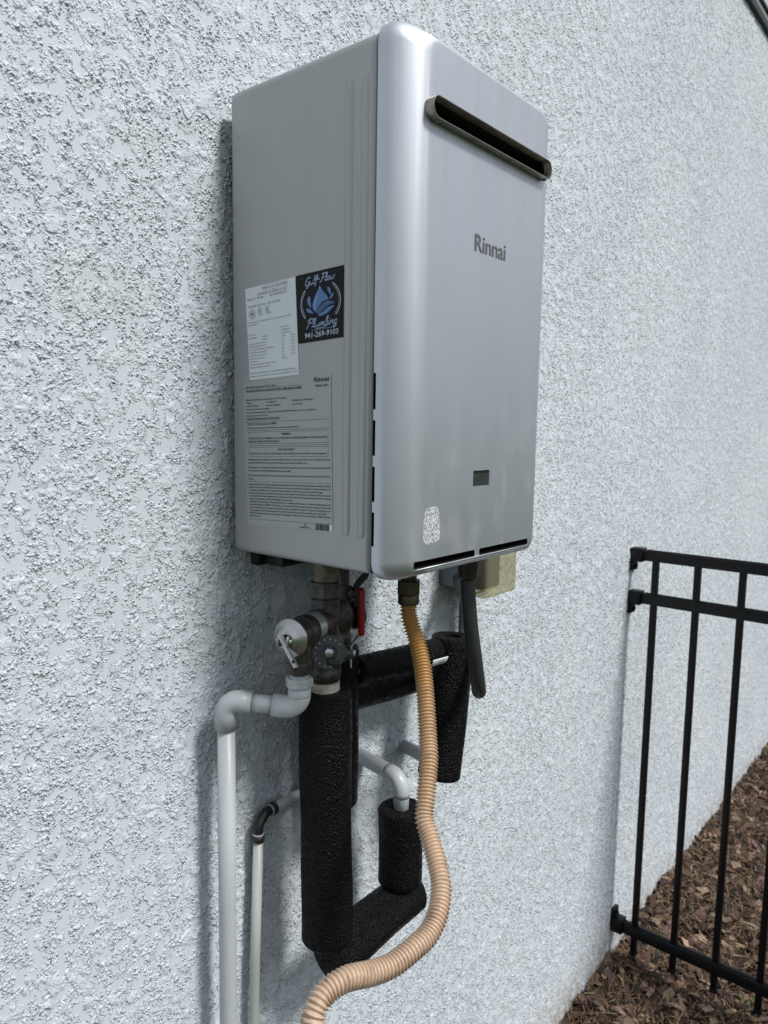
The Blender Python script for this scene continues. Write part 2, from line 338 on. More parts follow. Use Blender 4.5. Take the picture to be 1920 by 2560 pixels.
# ------------------------------------------------------------------ ground, lawn, mulch
WALLY = .02; GZ = -1.66
def grid_sheet(name, x0, x1, y0, y1, nx, ny, zf, m):
    X, Y = np.meshgrid(np.linspace(x0,x1,nx), np.linspace(y0,y1,ny)); Z = zf(X, Y)
    v = np.stack([X.ravel(),Y.ravel(),Z.ravel()],1); i = np.arange(nx*ny).reshape(ny,nx)
    f = np.stack([i[:-1,:-1].ravel(),i[:-1,1:].ravel(),i[1:,1:].ravel(),i[1:,:-1].ravel()],1)
    me = bpy.data.meshes.new(name); me.from_pydata(v.tolist(), [], f.tolist()); me.materials.append(MS[m]); me.shade_smooth()
    o = bpy.data.objects.new(name, me); COL.objects.link(o); tag(o, kind='structure'); return o
def mulch_h(x, y):
    return GZ + .012*np.sin(x*3.1+1.3)*np.cos(y*4.3) + .010*np.sin(x*9.7+y*7.1) + .007*np.sin(x*23+y*17+2) + .02*np.exp(-(y-WALLY)**2/.02) + .03*np.clip((x-1.2)/2,0,1)
g = MB(); g.add([(-250,-250,GZ-.06),(250,-250,GZ-.06),(250,250,GZ-.06),(-250,250,GZ-.06)], [(0,1,2,3)])
tag(g.build('ground', 'lawn'), kind='structure')
grid_sheet('mulch_bed', -5, 9, -1.35, .15, 420, 90, mulch_h, 'mulchsoil')

def scatter(name, n, xr, yr, kind, m, label, cat):
    V = []; F = []; C = []
    for i in range(n):
        x = xr[0] + (xr[1]-xr[0])*random.random()**1.15; y = yr[1] + (yr[0]-yr[1])*random.random()**1.1
        z = float(mulch_h(np.float64(x), np.float64(y)))
        if kind == 'chip':
            big = random.random(); l = .012+.068*big**2.2; wd = l*random.uniform(.12,.48); th = random.uniform(.0015,.004)
            tilt = random.gauss(0,.45); tl2 = random.gauss(0,.4); z += random.uniform(-.002,.016)
            c = random.choice([(.066,.037,.025),(.092,.052,.036),(.040,.025,.019),(.115,.076,.055),(.15,.105,.080),(.070,.047,.040),(.095,.066,.055),(.03,.020,.016),(.19,.135,.092)])
        else:
            l = random.uniform(.015,.065); wd = random.uniform(.0009,.0030); th = .001; tilt = random.gauss(0,.22); tl2 = 0; z += random.uniform(.004,.022)
            c = random.choice([(.26,.19,.10),(.20,.14,.075),(.32,.245,.14),(.15,.105,.06),(.10,.062,.042),(.08,.05,.036),(.12,.08,.055)])
        R = Matrix.Rotation(random.uniform(0,6.283),3,'Z') @ Matrix.Rotation(tilt,3,'Y') @ Matrix.Rotation(tl2,3,'X')
        o = len(V); curl = random.uniform(-.15,.3)*l
        if kind == 'chip':
            top_ = [(-.5*l,-.3*wd*random.uniform(.5,1.4),0),(-.1*l,-.55*wd*random.uniform(.7,1.2),curl),(.5*l,-.35*wd*random.uniform(.3,1.3),0),(.45*l,.4*wd*random.uniform(.4,1.3),0),(0,.55*wd*random.uniform(.6,1.2),curl),(-.45*l,.4*wd*random.uniform(.4,1.2),0)]
            pts = top_ + [(a,b,c_-th) for a,b,c_ in top_]
            fs = [(0,1,4,5),(1,2,3,4),(5+6,4+6,1+6,0+6),(4+6,3+6,2+6,1+6)] + [(k,k+6,(k+1)%6+6,(k+1)%6) for k in range(6)]
        else:
            pts = [(-.5*l,0,0),(-.5*l,wd,0),(0,wd,curl),(0,0,curl),(.5*l,0,0),(.5*l,wd,0),(-.5*l,wd*.5,-th),(0,wd*.5,curl-th),(.5*l,wd*.5,-th)]
            fs = [(0,3,2,1),(3,4,5,2),(1,2,7,6),(2,5,8,7),(6,7,3,0),(7,8,4,3)]
        for p in pts:
            q = R @ Vector(p); V.append((x+q.x, min(y+q.y, WALLY-.001), max(z+q.z, z-.02)))
        F += [tuple(k+o for k in f) for f in fs]; k_ = random.uniform(1.0,2.2) if kind == 'chip' else random.uniform(.35,1.3); C += [(c[0]*k_,c[1]*k_,c[2]*k_,1)]*len(pts)
    me = bpy.data.meshes.new(name); me.from_pydata(V, [], F); me.materials.append(MS[m])
    a = me.color_attributes.new('Col', 'FLOAT_COLOR', 'POINT'); a.data.foreach_set('color', np.array(C, dtype=np.float32).ravel())
    o = bpy.data.objects.new(name, me); COL.objects.link(o); tag(o, label, cat, kind='stuff'); return o
scatter('bark_mulch', 17000, (.7,4.8), (-.95,.018), 'chip', 'chip', 'dark brown shredded bark mulch covering the bed below the wall', 'mulch')
scatter('pine_straw', 20000, (.7,4.2), (-.85,.015), 'straw', 'straw', 'dry tan straw strands scattered over the bark mulch', 'straw')
wd = MB()
for k in range(7):
    a = random.uniform(0,6.28); hgt = random.uniform(.03,.07); ln = random.uniform(.01,.035)
    b0 = Vector((1.72+random.uniform(-.015,.015), -.42+random.uniform(-.02,.02), GZ+.012)); t_ = b0+Vector((math.cos(a)*ln, math.sin(a)*ln, hgt)); s_ = Vector((-math.sin(a),math.cos(a),0))*.0022
    md = (b0+t_)/2+Vector((0,0,.012)); dn = Vector((0,0,-.0008))
    wd.add([b0-s_,b0+s_,md+s_*.8,md-s_*.8,t_,b0+dn,md+dn], [(0,1,2,3),(3,2,4),(1,0,5),(2,1,5,6),(0,3,6,5),(3,4,6),(4,2,6)])
tag(wd.build('weed', 'weed'), 'small green weed sprouting in the mulch by a fence picket', 'weed')

# ------------------------------------------------------------------ stucco wall of the house
house = thing('house_wall', (0, WALLY, GZ), 'pale blue grey stucco house wall with rough knockdown texture', 'wall')
def build_wall():
    xs = [-5,-3,-1.6,-1.3,-1.0,-.8,-.66]; x = -.6
    while x < 7.5:
        xs.append(x); d = (x+.715)*.77+.583; x += .0024*max(d,.72)*(1 if d < 3.2 else 2.2)
    xs += [9,14]
    nz = 790; rows = []
    tt = np.linspace(0,1,nz)
    V = []
    for x in xs:
        d = max((x+.715)*.77+.583, .75); lo = max(.19-1.02*d-.12, -1.72); hi = min(.19+.66*d+.12, 1.818)
        z = lo+(hi-lo)*tt; z = np.concatenate([[-1.75], z, [1.828]]) if lo > -1.74 else z
        V.append(np.stack([np.full(z.shape, x), np.full(z.shape, WALLY), z], 1))
    V = np.array(V); nx, nn = V.shape[0], V.shape[1]; V = V.reshape(-1,3)
    i = np.arange(nx*nn).reshape(nx,nn)
    f = np.stack([i[:-1,:-1].ravel(), i[1:,:-1].ravel(), i[1:,1:].ravel(), i[:-1,1:].ravel()],1).astype(np.int32)
    me = bpy.data.meshes.new('stucco_face'); V = V - np.array([0,WALLY,GZ])
    me.vertices.add(len(V)); me.vertices.foreach_set('co', V.astype(np.float32).ravel())
    me.loops.add(f.size); me.loops.foreach_set('vertex_index', f.ravel())
    me.polygons.add(len(f)); me.polygons.foreach_set('loop_start', np.arange(0,f.size,4,dtype=np.int32)); me.polygons.foreach_set('loop_total', np.full(len(f),4,dtype=np.int32))
    me.update(calc_edges=True); me.validate(); me.shade_smooth(); me.materials.append(MS['stucco'])
    o = bpy.data.objects.new('stucco_face', me); COL.objects.link(o); o.parent = house
    print('wall quads', len(f))
build_wall()
MB().box((-5,.032,-1.75),(14,.25,1.826)).build('wall_core', 'trim', house)
MB().box((-5,.010,1.829),(14,.24,1.838)).build('eave_gap_strip', 'trimdark', house)  # thin dark strip in the gap between wall top and trim
MB().bevbox((-5,-.006,1.8385),(14,.20,1.862),.002).build('eave_trim', 'trim', house)
MB().box((-5,-.014,1.8625),(14,.22,1.872)).build('shingle_edge', 'trimdark', house)
MB().add([(-5,-.010,1.8725),(14,-.010,1.8725),(14,4,3.6),(-5,4,3.6),(-5,4,3.5),(14,4,3.5)], [(0,1,2,3),(3,2,5,4)]).build('roof', 'roof', house)

# ------------------------------------------------------------------ iron fence standing square to the wall
FX = 1.66
fence = thing('iron_fence', (FX, 0, GZ), 'black metal picket fence with three rails bolted to the wall', 'fence')
for z0, z1 in ((-.228,-.195), (-.370,-.3365), (-1.525,-1.487)):
    MB().bevbox((FX-.013,-1.45,z0),(FX+.013,-.004,z1),.002).build('rail', 'fence', fence)
    r_ = MB().bevbox((FX-.0065,-1.45,z1+.0005),(FX+.0065,-.03,z1+.003),.001).build('rail_ridge', 'fence', fence)
y = -.06
while y > -1.42:
    MB().bevbox((FX-.0095,y-.0095,-1.582),(FX+.0095,y+.0095,-.21),.0015).build('picket', 'fence', fence)
    MB().bevbox((FX-.0115,y-.0115,-1.590),(FX+.0115,y+.0115,-1.578),.0015).build('picket_foot', 'fence', fence)
    y -= .1305
for z0, z1, dn in ((-.228,-.195,1), (-.370,-.3365,1), (-1.525,-1.487,-1)):
    b_ = MB().bevbox((FX-.021,-.022,z0-.005),(FX+.021,WALLY-.0005,z1+.006),.003)
    if dn > 0: b_.bevbox((FX-.019,.006,z0-.036),(FX+.019,WALLY-.0008,z0-.006),.002)
    else: b_.bevbox((FX-.019,.006,z1+.007),(FX+.019,WALLY-.0008,z1+.037),.002)
    br = b_.build('wall_bracket', 'fence', fence)
    zc = z0-.021 if dn > 0 else z1+.022
    MB().lathe([(.0062,0),(.0062,.005),(.003,.008)], (FX,.006,zc), (0,-1,0), 12).build('screw', 'fence', br)

# ------------------------------------------------------------------ water heater
HW, HH, YS, YF = .372, .66, -.2755, -.3256
heater = thing('water_heater', (0,0,0), 'tall silver tankless water heater mounted on the stucco wall', 'water heater')
b_ = MB(); rings = []
for ins, z in ((.012,0),(.0055,.0017),(.0017,.0055),(0,.012),(0,.648),(.0017,.6545),(.0055,.6583),(.012,.66)):
    rings.append([(x_,y_,z) for x_,y_ in rrect(ins, HW-ins, YS, -ins, max(.0095-ins*.3,.004), 6)])
loft(b_, rings)
body = b_.build('casing', 'body', heater, sharp=50)
MB().box((.004,YS-.0022,.004),(HW-.004,YS+.001,HH-.003)).build('seam_gasket', 'gap', heater)
for yc, hw in ((-.2335,.0072), (-.2600,.0066)):
    r_ = MB(); rr = []
    for z, k in ((.047,.05),(.0485,.5),(.052,.85),(.058,1),(.605,1),(.611,.85),(.6145,.5),(.616,.05)):
        rr.append([(-.0030*k*math.sin(math.pi*j/10)**1.3 + .0005, yc - hw*(.5+.5*k)*math.cos(math.pi*j/10), z) for j in range(11)])
    vs_ = [p for r in rr for p in r]; fs_ = [(i*11+j, (i+1)*11+j, (i+1)*11+j+1, i*11+j+1) for i in range(7) for j in range(10)]
    r_.add(vs_, fs_, True); r_.build('pressed_rib', 'body', heater)
# mounting bracket feet behind the casing
MB().bevbox((.06,-.045,-.028),(.13,-.004,.004),.003).build('mounting_bracket', 'blackpl', heater)
MB().bevbox((.05,.001,-.03),(.32,WALLY-.0005,.05),.002).build('mounting_bracket', 'blackpl', heater)
MB().bevbox((.05,.001,.60),(.32,WALLY-.0005,.655),.002).build('mounting_bracket', 'blackpl', heater)

# front cover: rounded shell with openings cut in
c_ = MB(); rings = []
Y0 = YS-.0022; D = abs(YF-Y0)
prof = [(.0016,0,0),(0,.0012,0),(0,.0115,0),(.0006,.0150,.0004),(.0022,.0192,.0014),(.0052,.0240,.0030),(.0100,.0298,.0058),(.0160,.0356,.0092),(.0225,.0406,.0122),(.0290,.0446,.0145),(.0350,D-.0020,.0164),(.0400,D-.0005,.0178),(.0450,D,.0190),(.050,D,.021)]
for ix, dp, iz in prof:
    rings.append([(x_, Y0-dp, z_) for x_, z_ in rrect(-.0006+ix, HW+.0006-ix, -.0065+iz*.62, .6725-iz, .025-.15*ix, 12)])
loft(c_, rings)
cover = c_.build('front_cover', ['cover','dark'], heater)
def boolean_cut(obj, cutters):
    cm = MB()
    for q in cutters: cm.add(*q)
    me = bpy.data.meshes.new('cut'); me.from_pydata(cm.v, [], cm.f); me.polygons.foreach_set('material_index', cm.mi)
    me.materials.append(MS['cover']); me.materials.append(MS['dark'])
    co = bpy.data.objects.new('cut', me); COL.objects.link(co)
    bm = bmesh.new(); bm.from_mesh(me); bmesh.ops.recalc_face_normals(bm, faces=bm.faces); bm.to_mesh(me); bm.free()
    bm = bmesh.new(); bm.from_mesh(obj.data); bmesh.ops.recalc_face_normals(bm, faces=bm.faces); bm.to_mesh(obj.data); bm.free()
    md = obj.modifiers.new('b', 'BOOLEAN'); md.operation = 'DIFFERENCE'; md.solver = 'EXACT'; md.object = co
    dg = bpy.context.evaluated_depsgraph_get(); nm = bpy.data.meshes.new_from_object(obj.evaluated_get(dg))
    obj.modifiers.clear(); obj.data = nm; bpy.data.objects.remove(co)
    nm.name = obj.name
    nm.shade_smooth(); nm.set_sharp_from_angle(angle=math.radians(32))
def prism(outl, axis, a, b, mi=1):
    n = len(outl)
    P = (lambda u,v,t: (u,t,v)) if axis == 1 else (lambda u,v,t: (t,u,v))
    vs_ = [P(u,v,a) for u,v in outl]+[P(u,v,b) for u,v in outl]
    return vs_, [tuple(range(n)), tuple(reversed(range(n,2*n)))] + [(k,(k+1)%n,(k+1)%n+n,k+n) for k in range(n)], False, mi
cuts = [prism(rrect(.0315,.1695,.0105,.0205,.0025,3), 1, -.40, -.291), prism(rrect(.1815,.3215,.0105,.0205,.0025,3), 1, -.40, -.291),
        prism([(.160,.110),(.2025,.110),(.2025,.1325),(.160,.1325)], 1, -.40, -.3215, 0),
        prism(rrect(.0357,.331,.5610,.5840,.0112,8), 1, -.40, -.285)]
for z1, z0 in ((.2583,.2129),(.1999,.1548),(.1417,.0964),(.0836,.0392)):
    cuts.append(prism(rrect(-.2826,-.2788,z0,z1,.0018,4), 0, -.05, .02))
boolean_cut(cover, cuts)
# lower lip rolled under the air slots
MB().tube([(.033,YF-.0008,.0100),(.10,YF-.0008,.0100),(.25,YF-.0008,.0100),(.320,YF-.0008,.0100)], .0011, 8).build('slot_lip', 'cover', cover)
MB().box((.1605,-.3222,.1105),(.202,-.3217,.132)).build('display_window', 'glass', heater)
# exhaust outlet
ex = MB(); rr = []
def stad(x0,x1,z0,z1,y,n=10): return [(a,y,b) for a,b in rrect(x0,x1,z0,z1,(z1-z0)/2-.0002,n)]
rr = [stad(.0335,.3332,.5590,.5860,-.322), stad(.0335,.3332,.5590,.5860,-.3365), stad(.0340,.3327,.5595,.5855,-.3374), stad(.0348,.3319,.5603,.5847,-.3374), stad(.0353,.3314,.5608,.5842,-.3365), stad(.0353,.3314,.5608,.5842,-.290)]
loft(ex, rr, False, False)
exo = ex.build('exhaust_outlet', 'exhaust', heater, sharp=60)
MB().box((.036,-.2935,.5613),(.331,-.2925,.5837)).build('outlet_dark_back', 'dark', exo)  # near-black panel, the outlet's inner shade put in as colour
for xx in (.050, .321): MB().lathe([(.0028,0),(.0028,.0012),(.001,.0018)], (xx,-.331,.5590), (0,0,-1), 10).build('rivet', 'exhaust', exo)

# ---- lettering
_fc = bpy.data.curves.new('tmp_font', 'FONT'); _fo = bpy.data.objects.new('tmp_font', _fc); COL.objects.link(_fo)
def glyphs(txt, bold=0., res=2, shear=0., spacing=1.):
    _fc.body = txt; _fc.resolution_u = res; _fc.offset = bold; _fc.shear = shear; _fc.space_character = spacing
    dg = bpy.context.evaluated_depsgraph_get(); me = bpy.data.meshes.new_from_object(_fo.evaluated_get(dg))
    v = [tuple(q.co[:2]) for q in me.vertices]; f = [tuple(p.vertices) for p in me.polygons]; bpy.data.meshes.remove(me); return v, f
_v, _ = glyphs('H'); CAPH = max(q[1] for q in _v)
def text2d(mb, txt, x0, y0, caph, x1=None, mapf=None, bold=0., res=2, shear=0., centre=False):
    v, f = glyphs(txt, bold, res, shear)
    if not v: return
    s = caph/CAPH; mn = min(q[0] for q in v); mx = max(q[0] for q in v); sx = (x1-x0)/(mx-mn) if x1 is not None else s
    if centre: x0 = x0-(mx-mn)*sx/2
    mb.add([mapf(x0+(q[0]-mn)*sx, y0+q[1]*s) for q in v], f)
t_ = MB(); text2d(t_, 'Rinnai', .1479, .4268, .0215, .2263, lambda a,b: (a, YF-.0007, b), bold=.010, res=6); t_.build('lettering', 'print_grey', cover)

class Label:
    """sticker on the casing's left side (plane x=0); corners as (y,z): TL,TR,BR,BL"""
    def __init__(s, name, corners, m, parent, lab=None, x=-.0007, r=.0):
        s.c = corners; s.x = x; mb = MB(); out = []
        if r:
            wd_ = abs(corners[1][0]-corners[0][0]); hg = abs(corners[0][1]-corners[3][1]); out = [(a/1, b/1) for a,b in rrect(0,1,0,1,.03,4)]
        else: out = [(0,0),(1,0),(1,1),(0,1)]
        n = len(out); vs_ = [s.at(u,v,x) for u,v in out]+[s.at(u,v,-.00005) for u,v in out]
        mb.add(vs_, [tuple(range(n))]+[(k,k+n,(k+1)%n+n,(k+1)%n) for k in range(n)]); s.o = mb.build(name, m, parent)
        if lab: s.o['label'] = lab
        s.h = abs(corners[0][1]-corners[3][1]); s.w = abs(corners[1][0]-corners[0][0])
    def at(s, u, v, x=None):
        TL,TR,BR,BL = s.c; t = (TL[0]+(TR[0]-TL[0])*u, TL[1]+(TR[1]-TL[1])*u); b = (BL[0]+(BR[0]-BL[0])*u, BL[1]+(BR[1]-BL[1])*u)
        return (s.x if x is None else x, b[0]+(t[0]-b[0])*v, b[1]+(t[1]-b[1])*v)
    def text(s, mb, txt, u0, v0, ch, u1=None, lift=.0003, **k):
        if u1 is None and not k.get('nofit'):
            k.pop('nofit', None); asp = s.h/s.w
            v, f = glyphs(txt, k.get('bold',0), 2, k.get('shear',0)); mn = min(q[0] for q in v); mx = max(q[0] for q in v); u1 = u0+(mx-mn)*ch/CAPH*asp
        text2d(mb, txt, u0, v0, ch, u1, lambda a,b: s.at(a,b,s.x-lift), **k)
    def poly(s, mb, pts, lift): mb.add([s.at(u,v,s.x-lift) for u,v in pts], [tuple(range(len(pts)))])
    def rect(s, mb, u0, v0, u1, v1, lift=.00025): s.poly(mb, [(u0,v0),(u1,v0),(u1,v1),(u0,v1)], lift)
    def frame(s, mb, u0, v0, u1, v1, t, lift=.0002):
        tu = t*s.h/s.w
        s.rect(mb,u0,v1-t,u1,v1,lift); s.rect(mb,u0,v0,u1,v0+t,lift); s.rect(mb,u0,v0+t,u0+tu,v1-t,lift); s.rect(mb,u1-tu,v0+t,u1,v1-t,lift)
    def stroke(s, mb, pts, wdt, lift):
        """ribbon along pts (u,v in label units)"""
        P = smooth_path([(a*s.w, b*s.h, 0) for a,b in pts], .0007) if len(pts) > 2 else [Vector((a*s.w,b*s.h,0)) for a,b in pts]
        L_, R_ = [], []
        for i in range(len(P)):
            t = (P[min(i+1,len(P)-1)]-P[max(i-1,0)]); t = t.normalized() if t.length > 0 else Vector((1,0,0)); n = Vector((-t.y,t.x,0))*wdt/2
            L_.append(P[i]+n); R_.append(P[i]-n)
        vs_ = [s.at(q.x/s.w, q.y/s.h, s.x-lift) for q in L_+R_]; n = len(P)
        mb.add(vs_, [(i,i+n,i+n+1,i+1) for i in range(n-1)])

# white rating label
W = Label('rating_label', ((-.0338,.3843),(-.1375,.3904),(-.1451,.2604),(-.0431,.2551)), 'white_label', heater, 'white paper rating label with grey print')
q = MB()
W.text(q,'SERIAL # PU BR-072885',.362,.950,.026,.839); W.frame(q,.355,.934,.85,.990,.002)
W.text(q,'ASSEMBLED IN GRIFFIN 23-2101',.241,.897,.026,.839); W.text(q,'Model : #',.028,.862,.024,.204); W.text(q,'RE180e',.241,.861,.024,.369); W.text(q,'REU-VE2432WD-US',.49,.862,.024,.832)
W.text(q,'CSA ANSI Z21.10.3 - CSA 4.3-2019',.029,.785,.022,.703)
def ringpts(cx,cy,r,asp,a0=0,a1=360,n=28): return [(cx+r*math.cos(math.radians(a0+(a1-a0)*i/n))*asp, cy+r*math.sin(math.radians(a0+(a1-a0)*i/n))) for i in range(n+1)]
asp = W.h/W.w
W.stroke(q, ringpts(.123,.712,.048,asp), .0006, .0003); W.stroke(q, ringpts(.123,.712,.034,asp), .0004, .0003)
W.poly(q, [(.123+(.028 if i%2==0 else .012)*math.sin(math.radians(36*i))*asp, .712+(.028 if i%2==0 else .012)*math.cos(math.radians(36*i))) for i in range(10)], .0003)
for cx in (.291,.446):
    W.stroke(q, ringpts(cx,.732,.032,asp,40,320), .0009, .0003); W.text(q,'SR',cx-.024,.720,.024,cx+.028)
W.text(q,'US and Canada',.262,.683,.009,.335); W.text(q,'CERTIFIED',.41,.690,.010,.52)
W.text(q,'This equipment complies with the requirements of ANSI',.029,.617,.017,.897); W.text(q,'Standard NO.1',.029,.589,.017,.236)
W.text(q,'Natural Gas',.68,.515,.014,.85)
for i,(a,b,c,d) in enumerate((('Type of Gas','','11 000 Btu/h',''),('Input Rating','Maximum','160 000 Btu/h',''),('','Minimum','11 000','Btu/h'),('Maximum Inlet Gas Pressure','','10.5','in.WC'),('Minimum Inlet Gas Pressure','','3.5','in.WC'),('Min. Inlet Gas Pressure For Adjustment','','4.0','in.WC'),('Manifold Pressure High Fire','','2.9','in.WC'),('Manifold Pressure Low Fire','','0.6','in.WC'),('Maximum Water Pressure','','150','psi'),('Max Recovery','','182 g/h',''),('Shipped to meet South Coast Air Quality','','',''),('Management District Rule 1146.2','','',''))):
    y_ = .480-.0322*i
    if a: W.text(q,a,.028,y_,.0165,.028+.0135*len(a))
    if b: W.text(q,b,.301,y_,.0165,.412)
    if c: W.text(q,c,.69,y_,.0165,.69+.0135*len(c))
    if d: W.text(q,d,.87,y_,.0165,.95)
W.text(q,'Suitable for combination water (potable) heating and space',.024,.064,.018,.946); W.text(q,'heating and not suitable for space heating applications only',.024,.030,.018,.977)
q.build('print', 'ink_grey', W.o)

# black plumber's sticker (its code square is left blank)
B = Label('plumber_sticker', ((-.1382,.3909),(-.2284,.3949),(-.2344,.3056),(-.1436,.3011)), 'black_label', heater, 'black plumber sticker with blue water drop', x=-.0010, r=1)
q = MB(); B.poly(q, [(.494,.795),(.53,.735),(.553,.7),(.637,.62),(.66,.566),(.60,.562),(.545,.553),(.50,.53),(.462,.497),(.43,.46),(.392,.42),(.365,.44),(.346,.466),(.334,.50),(.332,.53),(.348,.57),(.388,.644),(.458,.726)], .0002); 
for pl in ([(.24,.643),(.258,.658),(.274,.661),(.290,.657),(.298,.646),(.302,.565),(.306,.483),(.28,.505),(.251,.537),(.236,.565),(.226,.599),(.230,.624)],[(.206,.48),(.215,.493),(.232,.496),(.262,.483),(.296,.462),(.351,.414),(.310,.412),(.277,.416),(.229,.436),(.212,.455)],[(.643,.732),(.655,.745),(.675,.744),(.697,.725),(.709,.705),(.712,.66),(.708,.621),(.690,.64),(.671,.66),(.652,.685)],[(.753,.648),(.765,.632),(.762,.613),(.745,.594),(.721,.579),(.67,.564),(.685,.59),(.699,.611),(.722,.635)]): B.poly(q, pl, .0002)
B.poly(q, [(.43,.369),(.48,.39),(.537,.406),(.60,.44),(.652,.459),(.715,.468),(.778,.47),(.735,.44),(.697,.413),(.635,.38),(.575,.362),(.525,.352),(.478,.351)], .0002)
q.build('drop_emblem', 'blue', B.o)
q = MB(); B.poly(q, [(.4,.413),(.42,.44),(.452,.475),(.49,.502),(.527,.522),(.575,.54),(.625,.548),(.672,.545),(.719,.534),(.76,.517),(.795,.495),(.75,.497),(.701,.497),(.655,.485),(.604,.465),(.555,.44),(.506,.416),(.47,.397),(.439,.385)], .0002); q.build('wave_emblem', 'blue_dark', B.o)
q = MB(); B.poly(q, [(.473,.712),(.42,.628),(.375,.543),(.358,.50),(.362,.464),(.386,.45),(.388,.50),(.399,.54),(.444,.625)], .00035); q.build('drop_glint', 'blue_light', B.o)
q = MB(); ab = B.h/B.w
def circ(r, a0, a1): return [(.494+r*math.cos(math.radians(a0+(a1-a0)*i/40)), .548+r*.80*math.sin(math.radians(a0+(a1-a0)*i/40))) for i in range(41)]
B.stroke(q, circ(.400,138,218), .0011, .0002); B.stroke(q, circ(.400,-42,50), .0011, .0002); B.stroke(q, circ(.372,142,216), .0005, .00025); B.stroke(q, circ(.372,-40,46), .0005, .00025)
B.text(q,'941-269-9103',.152,.060,.076,.828,bold=.012,shear=.12,lift=.0002)
q.build('print', 'silver_ink', B.o)
q = MB(); B.text(q,'Licensed and Insured',.29,.157,.020,.712,shear=.25,lift=.0002); q.build('small_print', 'script_ink', B.o)
CUR = {'G':(.62,[[(.55,.85),(.45,1),(.25,.95),(.08,.65),(.05,.3),(.15,.05),(.35,.05),(.5,.25),(.52,.42),(.36,.42)],[(.52,.42),(.5,0),(.4,-.25),(.2,-.25)]]),
 'u':(.40,[[(0,.4),(.04,.1),(.14,0),(.26,.12),(.32,.42),(.31,.1),(.4,.02)]]), 'l':(.27,[[(0,.05),(.15,.4),(.22,.8),(.16,1),(.09,.8),(.1,.15),(.18,0),(.27,.08)]]),
 'f':(.30,[[(0,.05),(.18,.5),(.24,.9),(.16,1),(.1,.8),(.1,-.2),(.04,-.35)],[(0,.40),(.15,.43),(.3,.45)]]), '-':(.28,[[(.02,.45),(.12,.46),(.24,.47)]]),
 'F':(.62,[[(.1,.92),(.35,1),(.7,.97)],[(.38,.98),(.3,.4),(.15,.02),(.02,.05)],[(.18,.5),(.35,.53),(.55,.54)]]),
 'o':(.36,[[(.2,.42),(.06,.35),(.03,.12),(.14,0),(.27,.1),(.28,.32),(.2,.42),(.38,.38)]]), 'w':(.58,[[(0,.4),(.03,.08),(.12,0),(.22,.15),(.24,.38),(.25,.1),(.34,0),(.46,.15),(.47,.4),(.6,.36)]]),
 'P':(.50,[[(.2,.95),(.15,.4),(.08,-.1)],[(.02,.75),(.15,.98),(.4,1),(.52,.82),(.42,.6),(.18,.5)]]),
 'm':(.42,[[(0,.4),(.02,.2),(.04,0)],[(.03,.2),(.12,.4),(.18,.36),(.17,0)],[(.18,.2),(.27,.42),(.33,.34),(.32,.08),(.42,.02)]]), 'n':(.30,[[(0,.4),(.02,.2),(.04,0)],[(.03,.2),(.13,.42),(.2,.34),(.2,.08),(.3,.02)]]),
 'b':(.30,[[(0,.05),(.12,.5),(.17,.95),(.11,1),(.08,.8),(.06,.1),(.15,0),(.27,.12),(.25,.34),(.14,.38),(.08,.25)]]), 'i':(.18,[[(0,.4),(.02,.1),(.1,0),(.18,.06)],[(.03,.58),(.04,.62),(.05,.66)]]),
 'g':(.32,[[(.27,.36),(.14,.42),(.03,.25),(.1,.02),(.24,.1),(.28,.4),(.24,-.3),(.12,-.42),(.02,-.3),(.3,.05)]])}
def cursive(lb, mb, txt, u0, u1, v0, v1, hgt, wdt, lift=.0003, shear=.22):
    tot = sum(CUR[c][0] for c in txt); x = 0; k = (u1-u0)/tot
    for c in txt:
        for st in CUR[c][1]:
            lift += .00003
            lb.stroke(mb, [(u0+(x+a+b*shear)*k, v0+(v1-v0)*(x+a)/tot+b*hgt) for a,b in st], wdt, lift)
        x += CUR[c][0]
q = MB(); cursive(B, q, 'Gulf-Flow', .19, .80, .815, .845, .115, .00135); q.build('script_lettering', 'script_ink', B.o); q = MB(); cursive(B, q, 'Plumbing', .18, .82, .205, .215, .125, .00135); B.stroke(q, [(.38,.185),(.5,.182),(.62,.205)], .001, .0002); q.build('script_lettering', 'script_ink', B.o)

